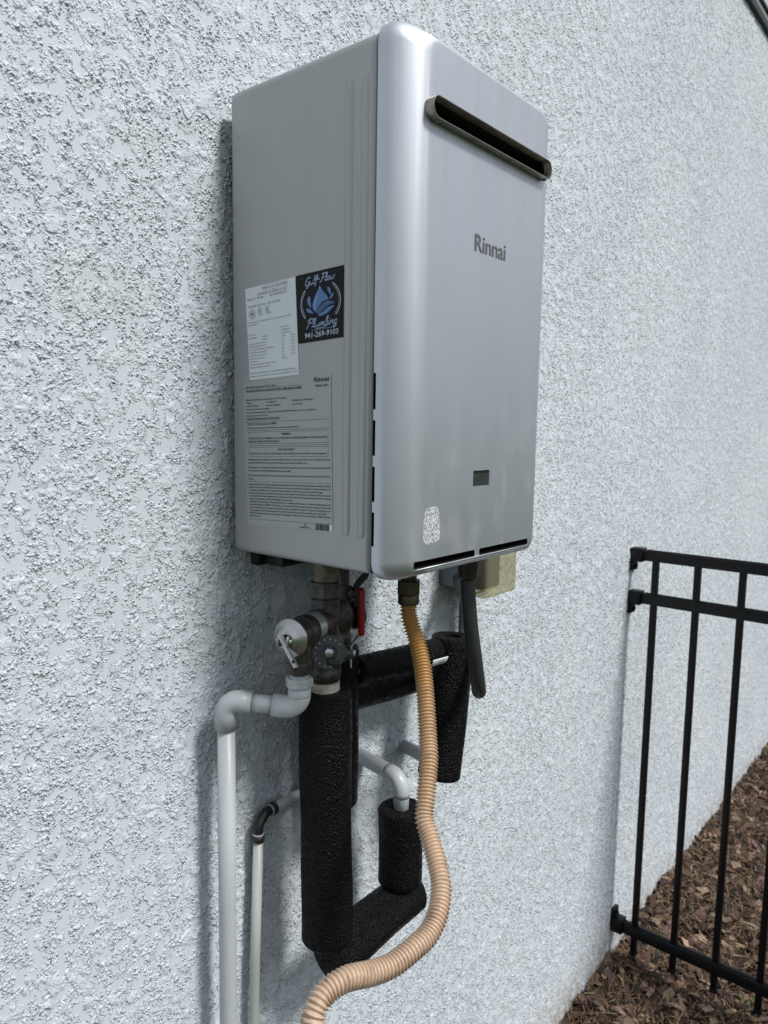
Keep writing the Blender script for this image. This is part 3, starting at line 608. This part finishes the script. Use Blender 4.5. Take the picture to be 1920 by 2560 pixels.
# lower instruction label
G = Label('instruction_label', ((-.0277,.2532),(-.2052,.2589),(-.2106,.0519),(-.037,.0439)), 'grey_label', heater, 'grey foil instruction label with black print')
q = MB(); H1 = .0125
for a,b,c in ((.948,.002,.703),(.7195,.003,.994),(.662,.004,.993),(.557,.003,.995),(.307,.003,.997),(.0435,.001,.999)): G.rect(q, b, a-.0009, c, a+.0009)
G.frame(q,.048,.569,.963,.651,.0019); G.frame(q,.048,.480,.963,.547,.0019)
G.text(q,'Rinnai',.824,.960,.028,.979,bold=.02); G.text(q,'Nagoya, Japan',.837,.930,.014,.968,bold=.01)
for s_,a,y_,b,h_,bd in (('Automatic Instantaneous Water Heater',.033,.9535,.406,.0125,.005),('FOR INSTALLATION IN A MANUFACTURED HOME (MOBILE HOME)',.034,.924,.688,.0155,.012),('Minimum clearances from combustibles or non-combustibles:',.033,.867,.515,.011,.01),
 ('Back: 0',.042,.846,.101,.011,.01),('Front(Panel): 0"',.279,.846,.406,.011,.01),('Front(Exhaust): 24"(610mm)',.576,.847,.805,.011,.01),('Sides: 2"(51mm)',.041,.825,.176,.011,.01),('Ground: 12"(305mm)',.28,.823,.447,.011,.01),('Top: 2"(51mm)',.578,.823,.694,.011,.01),
 ('*24 inches required for serviceability.',.036,.802,.319,.011,.01),("Do not install the water heater under an overhang less than 2'(610mm) from its top. The area under the",.035,.780,.837,.011,.01),('overhang must be open on 3 sides.',.034,.758,.297,.011,.01),('FOR OUTDOOR INSTALLATION ONLY',.033,.731,.442,.0165,.012),
 ('120 VOLT 60 HZ less than 10 AMPS',.033,.6985,.394,.014,.01),('The field wired connections use No. 14 AWG wires rated for at least 140\u00b0F (60\u00b0C)',.031,.673,.651,.011,.01),('WARNING!',.448,.626,.553,.0145,.015),('DO NOT USE TOXIC CHEMICALS, SUCH AS ARE USED FOR BOILER TREATMENT IN POTABLE WATER',.058,.600,.95,.0125,.01),('HEATING SYSTEMS USED FOR SPACE HEAT.',.057,.5785,.428,.0125,.01),
 ('FOR YOUR SAFETY',.404,.5215,.599,.0145,.015),('DO NOT store or use gasoline or other flammable vapors and liquids in the vicinity of this or any other appliance.',.059,.4965,.948,.0115,.01),('This appliance must be installed in accordance with local codes or, in the absence of local codes, the National Fuel Gas',.028,.455,.982,.0115,.01),('Code, ANSI Z223.1/NFPA 54 or the CSA B149.1, Natural Gas and Propane Installation Code.',.027,.433,.734,.0115,.01),
 ('This appliance must be installed in accordance with the Manufactured Home Construction and safety Standard, Title 24',.028,.401,.983,.0115,.01),('CFR, Part 3280 or CAN/CSA-Z240 MH Mobile Homes, Series M86.',.027,.378,.544,.0115,.01),('Toxic chemicals, such as used for boiler treatment, shall not be introduced into the potable water heater used for space',.027,.346,.984,.0115,.01),('heating.',.025,.321,.089,.0115,.01),('E',.695,.021,.712,.016,.01),('100000704-2',.64,.006,.751,.010,.008)):
    G.text(q, s_, a, y_, h_, b, bold=bd)
para = ['A pressure relief valve must be installed, complying with the standard for Relief Valves for Hot Water Supply Systems, ANSI Z21.22 shall be','installed at the time of installation of the water heater in the location specified by the manufacturer. Local codes shall govern','the installation of relief devices for safe operation of the water heater. The relief valve must not be removed or plugged.','No valve shall be placed between the relief valve and the water heater. The relief from the discharge of the pressure and','temperature relief valve shall be disposed of in a suitable place where it will cause no damage. Also, there shall be no reducing','coupling or other restrictions installed in the discharge line to restrict flow.','See Installation Manual Heading, "Pressure Relief Valves," for installation and maintenance of relief valve discharge line and','other safety precautions. CAUTION: The discharge from the pressure relief valve should be piped to the ground or into a drain','system to prevent exposure or possible burn hazards to humans or other plant or animal life or damage to the building structure','and/or personal property. Water discharged from the relief valve could cause severe burns instantly, scalds and/or death.','NOTICE: If you did not get the owner\'s manual for this appliance, please go to www or call toll free 1-800-621-9419 to','obtain the manual.']
ends = [.983,.983,.905,.983,.983,.56,.983,.983,.983,.94,.983,.168]
for i, (s_, e_) in enumerate(zip(para, ends)): G.text(q, s_, .028, .283-.0201*i, .0112, e_, bold=.012)
random.seed(3); u = .816
while u < .958:
    ww = random.choice((.0022,.0035,.0035,.006)); G.rect(q, u, -.001, u+ww, .040, .0003); u += ww+random.choice((.0022,.003,.0045))
q.build('print', 'ink', G.o)
q = MB(); G.rect(q, .968, .0, .998, .041, .0002); q.build('label_end', 'white_label', G.o)
bpy.data.objects.remove(_fo); bpy.data.curves.remove(_fc)
random.seed(11)

# ------------------------------------------------------------------ hot side: isolation valve, relief valve
HX, HY = .100, -.100
hex_ = lambda mb, r, z0, z1, x, y: mb.lathe([(r*.93,z0),(r,z0+.002),(r,z1-.002),(r*.93,z1)], (x,y,0), (0,0,1), 6, smooth=False, ref=(.8,.6,0))
def thread(r, z0, z1, pitch=.0022, amp=.0007):
    out = []; z = z0
    while z < z1: out += [(r,z),(r-amp,z+pitch/2)]; z += pitch
    return out+[(r,z1)]
SD = Vector((.72,-.69,0))            # direction of the valve stems
def isolation_valve(name, x, y, dz, label, grip, knob, cat='valve'):
    v = thing(name, (x, y, -.20+dz), label, cat)
    z = lambda q: q+dz
    MB().lathe(thread(.0215, z(-.046), z(.004),.0030,.0011), (x,y,0), n=28).build('threaded_nipple', 'oldtape', v)
    n1 = MB(); hex_(n1, .0265, z(-.072), z(-.0455), x, y); n1.build('union_nut', 'bronze', v)
    n2 = MB(); hex_(n2, .0245, z(-.102), z(-.0725), x, y); n2.build('union_nut', 'bronze', v)
    MB().lathe([(.021,z(-.128)),(.0205,z(-.125)),(.0195,z(-.115)),(.0205,z(-.103)),(.0195,z(-.102))], (x,y,0)).build('neck', 'bronze', v)
    MB().lathe([(.018,z(-.206)),(.024,z(-.203)),(.0255,z(-.196)),(.0255,z(-.187)),(.022,z(-.183)),(.026,z(-.176)),(.0295,z(-.166)),(.030,z(-.155)),(.0285,z(-.145)),(.024,z(-.136)),(.0225,z(-.128)),(.0195,z(-.1265))], (x,y,0)).build('valve_body', 'bronze', v)
    MB().lathe(thread(.0235, z(-.222), z(-.2065),.0026), (x,y,0), n=28).build('taped_thread', 'tape', v)
    MB().lathe([(.024,z(-.232)),(.026,z(-.230)),(.026,z(-.224)),(.024,z(-.2225))], (x,y,0)).build('pipe_collar', 'blackpl', v)
    st = Vector((x,y,z(-.163 if knob else -.118))) + SD*(.020 if knob else .012)
    MB().lathe([(.013,0),(.013,.012),(.0105,.013),(.0105,.022),(.008,.0235)], st, SD, 20).build('stem_packing', 'bronze', v)
    # lever: a plate round the stem, a bent arm, then a vertical grip
    side = Vector((SD.y,-SD.x,0)).normalized(); A = st+SD*.0205
    def strip(pts, wdt, th):
        mb = MB(); V_ = []
        for i,p in enumerate(pts):
            t = (pts[min(i+1,len(pts)-1)]-pts[max(i-1,0)]).normalized(); n = side.cross(t).normalized()
            V_ += [p+side*wdt/2+n*th/2, p-side*wdt/2+n*th/2, p-side*wdt/2-n*th/2, p+side*wdt/2-n*th/2]
        F_ = [(0,1,2,3), tuple(4*(len(pts)-1)+k for k in (3,2,1,0))]
        for i in range(len(pts)-1): F_ += [(4*i+k, 4*i+4+k, 4*i+4+(k+1)%4, 4*i+(k+1)%4) for k in range(4)]
        mb.add(V_, F_); return mb
    lv = strip([A+Vector((0,0,-.022)), A+Vector((0,0,.012)), A+SD*.004+Vector((0,0,.018)), A+SD*.014+Vector((0,0,.029)), A+SD*.016+Vector((0,0,.040))], .013 if knob else .016, .0022 if knob else .009).build('lever', 'nickel' if grip == 'red' else 'blackpl', v)
    gp = MB().bevbox((-.0085,-.0048,0),(.0085,.0048,.076),.0042,4, Matrix.Translation(A+SD*.016+Vector((0,0,.028))) @ Matrix.Rotation(math.atan2(side.y,side.x),4,'Z')).build('grip', grip, lv)
    MB().lathe([(.0055,0),(.0055,.005),(.004,.006)], st+SD*.0218, SD, 6, smooth=False).build('lever_nut', 'nickel' if grip == 'red' else 'blackpl', lv)
    if not knob:
        cdv = Vector((.93,-.36,0)); MB().lathe([(.016,.012),(.016,.026),(.0235,.028),(.0245,.033),(.0235,.042),(.018,.047),(.008,.049)], (x,y,z(-.158)), cdv, 28).build('drain_cap', 'blackpl', v, sharp=50)
    if knob:
        kd = Vector((-.62,-.74,.12)).normalized(); kp = Vector((x,y,z(-.152)))+kd*.022
        MB().lathe([(.0155,0),(.0155,.012),(.012,.013),(.012,.020)], kp, kd, 20).build('drain_spout', 'bronze', v)
        k_ = MB().lathe([(.020,.018),(.0255,.0185),(.0265,.021),(.0265,.029),(.0255,.0305),(.0125,.0315),(.0115,.0285),(.0085,.0285)], kp, kd, 36).build('drain_cap', 'greypl', v, sharp=40)
        MB().lathe([(.0068,.028),(.0068,.0325),(.0055,.0335)], kp, kd, 20).build('cap_button', 'chrome', k_, sharp=40)
        sidek = kd.cross(Vector((0,0,1))).normalized(); upk = sidek.cross(kd)
        cs = MB(); Mx = Matrix((sidek, upk, kd)).transposed().to_4x4(); Mx.translation = kp
        cs.bevbox((-.026,-.017,.0225),(-.003,-.004,.0325),.003,2, Mx @ Matrix.Rotation(.5,4,'Z')); cs.build('cap_strap', 'blackpl', k_)
        for a in range(0,360,24):
            ca, sa = math.cos(math.radians(a)), math.sin(math.radians(a)); c0 = kp+kd*.0312+(sidek*ca+upk*sa)*.0205
            if 150 < a < 260: continue
            MB().lathe([(.0010,0),(.0010,.0006)], c0, kd, 6).build('cap_mark', 'nickel', k_)
    return v
hot = isolation_valve('service_valve', HX, HY, 0, 'dark bronze service valve with red lever grip and round grey drain cap', 'red', True)
cold = isolation_valve('service_valve', .168, -.060, .034, 'black valve with black lever half hidden behind the red lever valve', 'blackpl', False)

RA = Vector((-.97,-.243,0)).normalized(); RO = Vector((HX,HY,-.112))
prv = thing('relief_valve', (.03,-.118,-.155), 'dull metal pressure relief valve with silver cap and test lever', 'valve')
MB().lathe([(.019,.008),(.0245,.010),(.0245,.028),(.0225,.030),(.0205,.031)], RO, RA, 28).build('tee_branch', 'bronze', prv, sharp=40)
MB().lathe([(r_,h_) for r_,h_ in thread(.0228,.0312,.0495,.0030,.0012)], RO, RA, 28).build('threaded_nipple', 'nickel', prv)
MB().lathe([(.019,.050),(.0235,.051),(.0245,.056),(.0245,.068),(.0225,.071),(.0235,.075),(.0235,.094),(.0215,.0965)], RO, RA, 28).build('valve_body', 'bronze', prv, sharp=45)
OC = RO+RA*.075
MB().lathe([(.0175,-.060),(.0205,-.058),(.0205,-.044),(.0185,-.041),(.0185,-.010)], OC, (0,0,1), 8, smooth=False, ref=(.9,.3,0)).build('outlet_hub', 'bronze', prv)
cp = MB().lathe([(.0255,.0965),(.0275,.0975),(.0285,.0990),(.0285,.1005),(.0275,.1020),(.0225,.1050),(.0175,.1090),(.0145,.1125),(.0125,.1140)], RO, RA, 36).build('spring_cap', 'chrome', prv, sharp=50)
sR = RA.cross(Vector((0,0,1))).normalized()
Mp = Matrix((sR, Vector((0,0,1)), RA)).transposed().to_4x4(); Mp.translation = RO
MB().bevbox((-.011,-.009,.1145),(.007,.008,.1162),.002,2,Mp).build('cap_slot', 'dark', cp)
MB().bevbox((-.0105,-.0085,.114),(-.0085,.0085,.124),.0007,1,Mp).bevbox((.0045,-.0085,.114),(.0065,.0085,.124),.0007,1,Mp).build('lever_ears', 'chrome', cp)
Ml = Mp @ Matrix.Translation((.0005,.006,.1225)) @ Matrix.Rotation(math.radians(-20),4,'Z') @ Matrix.Rotation(math.radians(16),4,'X')
lv = MB().bevbox((-.0048,-.050,-.0011),(.0048,.006,.0011),.0009,2,Ml).build('test_lever', 'chrome', prv)
MB().lathe([(.0024,-.0014),(.0024,.0014)], Ml @ Vector((0,-.040,0)), Ml.to_3x3() @ Vector((0,0,1)), 12).build('lever_hole', 'dark', lv)
for xx in (-.0115,.0068): MB().lathe([(.0034,0),(.0034,.003),(.002,.004)], Mp @ Vector((xx,.001,.119)), sR*(-1 if xx < 0 else 1), 14).build('lever_pin', 'chrome', lv)

# ------------------------------------------------------------------ relief discharge pipe (white)
dp = thing('discharge_pipe', (-.039,-.03,GZ), 'thick white plastic discharge pipe with two elbows running down from relief valve', 'pipe')
OX, OY = OC.x, OC.y; ZE = -.2185
MB().lathe(thread(.0150,-.180,-.158,.0026,.0009)[::1], (OX,OY,0), n=28).build('threaded_end', 'pvc', dp)
MB().lathe([(.0185,-.1925),(.0205,-.1905),(.0205,-.1795),(.0185,-.1775)], (OX,OY,0), n=8, smooth=False, ref=(.8,.6,0)).build('adapter_hex', 'pvc', dp)
MB().lathe([(.0165,-.2075),(.0172,-.2065),(.0172,-.1930)], (OX,OY,0)).build('adapter_barrel', 'pvc', dp)
E1 = Vector((OX,OY,ZE-.007)); E2 = Vector((-.039,-.030,ZE+.002)); dH = (E2-E1).normalized()
c1 = arc(E1+Vector((0,0,.1)), E1, E2, .019, 9); c2 = arc(E1, E2, E2+Vector((0,0,-.5)), .019, 9)
MB().tube([E1+Vector((0,0,.020))]+c1+[E1+dH*.040], .0168, 28).build('elbow', 'pvc', dp)
MB().tube([E2-dH*.040]+c2+[E2+Vector((0,0,-.044))], .0168, 28).build('elbow', 'pvc', dp)
MB().tube([E1+dH*.038, E2-dH*.038], .0134, 28).build('short_run', 'pvc', dp)
MB().tube([E2+Vector((0,0,-.042)), Vector((-.0400,-.030,-.55)), Vector((-.0405,-.030,-.9)), Vector((-.041,-.030,GZ-.02))], .0134, 28).build('downpipe', 'pvc', dp)

# ------------------------------------------------------------------ thin condensate drain pipe
sp = thing('drain_pipe', (.043,0,GZ), 'thin white drain pipe with black elbow coming out of the wall', 'pipe')
K1 = Vector((.060,-.002,-.4455)); K2 = Vector((.0455,-.003,-.470))
MB().tube([Vector((.205,.012,-.445)), Vector((.135,-.001,-.4438)), Vector((.075,-.002,-.4452))], .0080, 20).build('branch_run', 'pvc', sp)
MB().tube([Vector((.082,-.002,-.4450)), Vector((.073,-.002,-.4452))], .0108, 20).build('coupling', 'cord', sp)
MB().tube([Vector((.0735,-.002,-.4452)), Vector((.0715,-.002,-.4453))], .0098, 20).build('white_ring', 'pvc', sp)
MB().tube(smooth_path([Vector((.0722,-.002,-.4453)), Vector((.0640,-.002,-.4462)), Vector((.0600,-.002,-.4480)), Vector((.0480,-.003,-.4590)), Vector((.0458,-.003,-.4640)), Vector((.0455,-.003,-.4745))],.003), .0084, 20).build('elbow', 'blackpl', sp)
MB().tube([Vector((.0455,-.003,-.4740)), Vector((.0455,-.003,-.4765))], .0098, 20).build('white_ring', 'pvc', sp)
MB().tube([Vector((.0455,-.003,-.4762)), Vector((.0452,-.003,-.4870))], .0108, 20).build('coupling', 'cord', sp)
MB().tube([Vector((.0453,-.003,-.486)), Vector((.037,-.003,-.70)), Vector((.030,-.003,-.95)), Vector((.02,-.003,GZ-.02))], .0084, 20).build('downpipe', 'pvc2', sp)

# ------------------------------------------------------------------ black foam-wrapped hot pipe trap
def sleeve(name, pts, r, parent, ri=.0165, wob=.0012, n=36, label=None, seed=0):
    """hollow foam sleeve, ends slightly rounded, surface a little uneven"""
    rnd = random.Random(seed); P = smooth_path(pts, .012); m_ = len(P); ph = [rnd.uniform(0,6.28) for _ in range(6)]
    T = [(P[min(i+1,m_-1)]-P[max(i-1,0)]).normalized() for i in range(m_)]
    e = Vector((1,0,0)) if abs(T[0].x) < .8 else Vector((0,1,0)); mb = MB(); rings = []
    def ring(i, rad, adv, wobble=True):
        nonlocal e
        e = (e-T[i]*e.dot(T[i])).normalized(); g_ = T[i].cross(e); out = []
        for k in range(n):
            a = 2*math.pi*k/n; rr_ = rad
            if wobble: rr_ += wob*(math.sin(2*a+ph[0]+i*.13)*.6+math.sin(3*a+ph[1]-i*.21)*.4+math.sin(i*.37+ph[2])*.5+math.sin(5*a+i*.5+ph[3])*.25)
            out.append(P[i]+T[i]*adv+(e*math.cos(a)+g_*math.sin(a))*rr_)
        return out
    rings += [ring(0, ri, .012, False), ring(0, ri, .001, False), ring(0, r-.006, 0), ring(0, r-.002, .0015), ring(0, r, .005)]
    rings += [ring(i, r, 0) for i in range(1, m_-1)]
    rings += [ring(m_-1, r, -.005), ring(m_-1, r-.002, -.0015), ring(m_-1, r-.006, 0), ring(m_-1, ri, -.001, False), ring(m_-1, ri, -.012, False)]
    loft(mb, rings, True, True); o = mb.build(name, 'foam', parent, sharp=70)
    if label: o['label'] = label
    return o
ht = thing('insulated_hot_pipe', (HX,HY,-.72), 'black foam wrapped pipe loop hanging below the red lever valve', 'insulated pipe')
sleeve('insulation_sleeve', [(.1005,-.10,-.2200),(.1025,-.10,-.35),(.106,-.10,-.5),(.108,-.10,-.648)], .0420, ht, seed=1)
sleeve('insulation_sleeve', [(.113,-.101,-.692),(.16,-.10,-.687),(.25,-.10,-.680),(.336,-.10,-.676)], .0400, ht, seed=2, ri=.002)
sleeve('insulation_sleeve', [(.3010,-.10,-.642),(.3010,-.10,-.56),(.2995,-.10,-.496)], .0405, ht, seed=3)
MB().tube([Vector((.107,-.10,-.655)),Vector((.107,-.10,-.62))], .030, 24).build('inner_pipe', 'blackpl', ht)
PW = Vector((.324,WALLY+.02,-.4430)); PE = Vector((.3005,-.10,-.4425))
MB().tube([PE+Vector((0,0,-.075))]+arc(PE+Vector((0,0,-.1)), PE, PW, .026, 10)+[PW], .0143, 26).build('plastic_elbow', 'pvc', ht)
MB().tube([PE+Vector((0,0,-.034))]+arc(PE+Vector((0,0,-.1)), PE, PW, .026, 10)+[PE+(PW-PE).normalized()*.036], .0153, 26).build('elbow_fitting', 'pvc', ht)

# ------------------------------------------------------------------ foam-wrapped cold pipe
ct = thing('insulated_cold_pipe', (.45,-.10,-.50), 'black foam wrapped pipe crossing behind the tan gas hose', 'insulated pipe')
sleeve('insulation_sleeve', [(.178,-.056,-.178),(.179,-.056,-.30),(.180,-.056,-.455)], .0345, ct, seed=4)
sleeve('insulation_sleeve', [(.205,-.070,-.224),(.30,-.083,-.228),(.4060,-.098,-.2285)], .0245, ct, seed=5, ri=.010)
sleeve('insulation_sleeve', [(.200,-.046,-.281),(.30,-.046,-.289),(.410,-.048,-.297)], .0235, ct, seed=6, ri=.010)
sleeve('insulation_sleeve', [(.4530,-.10,-.2080),(.447,-.10,-.28),(.434,-.10,-.38),(.4180,-.10,-.482)], .0415, ct, seed=7)
MB().tube([(.44,-.098,-.2288),(.20,-.069,-.2240)], .0095, 16).build('inner_pipe', 'pvc', ct)
MB().tube([(.43,-.052,-.303),(.19,-.050,-.2875)], .0095, 16).build('inner_pipe', 'pvc', ct)
Q = Vector((.424,-.10,-.462)); QW = Vector((.462,WALLY+.02,-.468))
MB().tube([Q+Vector((0,0,.05))]+arc(Q+Vector((0,0,.1)), Q, QW, .022, 8)+[QW], .0130, 22).build('plastic_elbow', 'pvc', ct)
# printed tag wrapped on the foam
tg = MB(); ax0, ax1 = Vector((.368,-.0926,-.2283)), Vector((.408,-.0982,-.2285)); axd = (ax1-ax0).normalized(); e1 = Vector((0,0,-1)); e2 = axd.cross(e1).normalized()
if e2.y > 0: e2 = -e2
vs_ = []
for i in range(9):
    for j in range(7):
        a = math.radians(40+40*j/6); vs_.append(ax0+(ax1-ax0)*(i/8)+(e1*math.cos(a)+e2*math.sin(a))*.0268)
tg.add(vs_, [(i*7+j,(i+1)*7+j,(i+1)*7+j+1,i*7+j+1) for i in range(8) for j in range(6)], True); tgo = tg.build('foam_tag', 'white_label', ct); tgo['label'] = 'small white tag on the black foam'
tgo.modifiers.new('solid','SOLIDIFY').thickness = .0006
tl = MB()
for j, (a0,a1) in enumerate(((50,53),(58,61),(66,68))):
    v_ = []
    for i in range(5):
        for a in (a0,a1):
            t = .40+.45*i/4; v_.append(ax0+(ax1-ax0)*t+(e1*math.cos(math.radians(a))+e2*math.sin(math.radians(a)))*.0276)
    tl.add(v_, [(2*i,2*i+2,2*i+3,2*i+1) for i in range(4)])
tl.build('tag_print', 'ink_grey', tgo)

# ------------------------------------------------------------------ tan corrugated gas hose
HP = [(0.22, -0.17, -0.0906), (0.2154, -0.1765, -0.1144), (0.2118, -0.1939, -0.1466), (0.2028, -0.2127, -0.1798), (0.1827, -0.2355, -0.2215), (0.1568, -0.2606, -0.2715), (0.1391, -0.2759, -0.299), (0.1137, -0.2912, -0.3347), (0.0964, -0.3019, -0.3608), (0.0888, -0.3165, -0.3787), (0.0767, -0.3371, -0.3988), (0.0612, -0.3568, -0.4186), (0.0396, -0.3701, -0.4365), (0.0099, -0.3765, -0.4517), (-0.0223, -0.375, -0.4569), (-0.0568, -0.369, -0.4617), (-0.0868, -0.3606, -0.4588), (-0.1197, -0.3511, -0.4511), (-0.1455, -0.3443, -0.4545), (-0.1611, -0.3444, -0.4629), (-0.17, -0.3456, -0.4765), (-0.1749, -0.345, -0.5057), (-0.1757, -0.3435, -0.5459), (-0.19, -0.33, -0.65), (-0.21, -0.3, -0.9), (-0.21, -0.28, -1.3), (-0.21, -0.28, -1.72)]
gh = thing('gas_hose', (-.2,-.3,GZ), 'tan corrugated gas hose curving down from a brass fitting', 'hose')
P = smooth_path([Vector(p) for p in HP], .0005)
# resample evenly, then swell into rings
cum = [0.]
for i in range(1,len(P)): cum.append(cum[-1]+(P[i]-P[i-1]).length)
pitch = .0051; stepl = pitch/6; pts = []; rad = []; j = 0; s = 0.
while s < min(cum[-1], 1.05):
    while cum[j+1] < s: j += 1
    t = (s-cum[j])/max(cum[j+1]-cum[j],1e-9); pts.append(P[j].lerp(P[j+1], t))
    ph_ = (s/pitch) % 1; rad.append(.0123+.0021*(max(0,math.cos((ph_-.5)*2*math.pi))**1.0 if math.cos((ph_-.5)*2*math.pi) > 0 else -.95*abs(math.cos((ph_-.5)*2*math.pi))))
    s += stepl
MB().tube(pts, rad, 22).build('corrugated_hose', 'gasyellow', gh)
tail = [p for p, c in zip(P, cum) if c >= 1.04]
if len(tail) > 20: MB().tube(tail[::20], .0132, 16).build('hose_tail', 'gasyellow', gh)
f0 = Vector(HP[0]); fd = (Vector(HP[0])-Vector(HP[1])).normalized(); fz = Vector((0,0,1))
MB().lathe([(.0135,-.006),(.0172,-.003),(.0172,.010),(.0160,.012)], f0+fz*.002, fz, 24).build('hose_collar', 'brass', gh, sharp=40)
MB().lathe([(.0185,.0125),(.0205,.0145),(.0205,.0335),(.0185,.0355)], f0+fz*.002, fz, 6, smooth=False, ref=(.8,.6,0)).build('hex_nut', 'brass', gh)
MB().lathe([(.0125,.036),(.0135,.044),(.0155,.046),(.0155,.056),(.0120,.058),(.0120,.10)], f0+fz*.002, fz, 8, smooth=False).build('gas_inlet', 'brass', gh)

# ------------------------------------------------------------------ flexible electrical conduit
WP = [(0.3096, -0.2231, -0.0595), (0.3083, -0.2275, -0.0925), (0.3154, -0.2292, -0.1413), (0.328, -0.2299, -0.1923), (0.3448, -0.2272, -0.2394), (0.3695, -0.2149, -0.2677), (0.4069, -0.1914, -0.2806), (0.4406, -0.1657, -0.2633), (0.4736, -0.1338, -0.2152), (0.5056, -0.1012, -0.1716), (0.5356, -0.0688, -0.1412), (0.5649, -0.0389, -0.1294), (0.585, -0.02, -0.125)]
ew = thing('electrical_conduit', (.33,-.22,-.29), 'black flexible conduit looping down from the heater underside', 'conduit')
P = smooth_path([Vector(p) for p in WP], .0015)
MB().tube(P, [.0126+.0003*math.sin(i*2.1) for i in range(len(P))], 22).build('flexible_conduit', 'hose', ew)
w0 = Vector(WP[0])
MB().lathe([(.0135,.000),(.0165,.003),(.0170,.016),(.0180,.018),(.0180,.030),(.0150,.032),(.0150,.075)], w0+Vector((0,0,.002)), (0,0,1), 24).build('conduit_connector', 'cord', ew, sharp=40)

# ------------------------------------------------------------------ outdoor electrical box with clear cover
eb = thing('electrical_box', (.63,WALLY,-.16), 'grey outdoor electrical box with yellowed clear cover on the wall', 'electrical box')
MB().bevbox((.570,-.046,-.146),(.685,WALLY-.0006,.030),.004,3).build('box_body', 'boxgrey', eb)
x0,x1,y0,y1,z0,z1 = .564,.686,-.105,-.047,-.157,.034
cvo = MB().bevbox((x0,y0,z0),(x1,y1,z1),.009,4).build('clear_cover', 'clear', eb)
rm = MB().bevbox((x0-.003,y1-.006,z0-.003),(x1+.003,y1+.0005,z0-.0005),.001).bevbox((x1+.0005,y1-.006,z0-.0003),(x1+.003,y1+.0005,z1),.001).bevbox((x0-.003,y1-.006,z0-.0003),(x0-.0005,y1+.0005,z1),.001)
rm.build('cover_rim', 'clear', cvo)
MB().bevbox((.5745,-.088,-.143),(.645,-.0465,.02),.006).build('receptacle', 'hose', eb)
hg = MB().bevbox((.553,-.064,-.128),(.5635,-.046,-.080),.002).build('hinge', 'boxgrey', eb)
MB().lathe([(.0065,0),(.0065,.004),(.0045,.0075),(.001,.009)], (.5575,-.064,-.120), (-.3,-1,0), 16).build('hinge_screw', 'chrome', hg)
MB().lathe([(.0180,-.172),(.0190,-.170),(.0190,-.1465)], (.628,-.015,0), n=24).build('conduit_adapter', 'boxgrey', eb, sharp=40)
K = Vector((.626,-.012,-.37))
MB().tube([Vector((.628,-.013,-.170))]+arc(Vector((.628,-.012,-.2)), K, K+Vector((0,.1,0)), .02, 6)+[K+Vector((0,.05,0))], .0135, 20).build('rigid_conduit', 'conduit', eb)
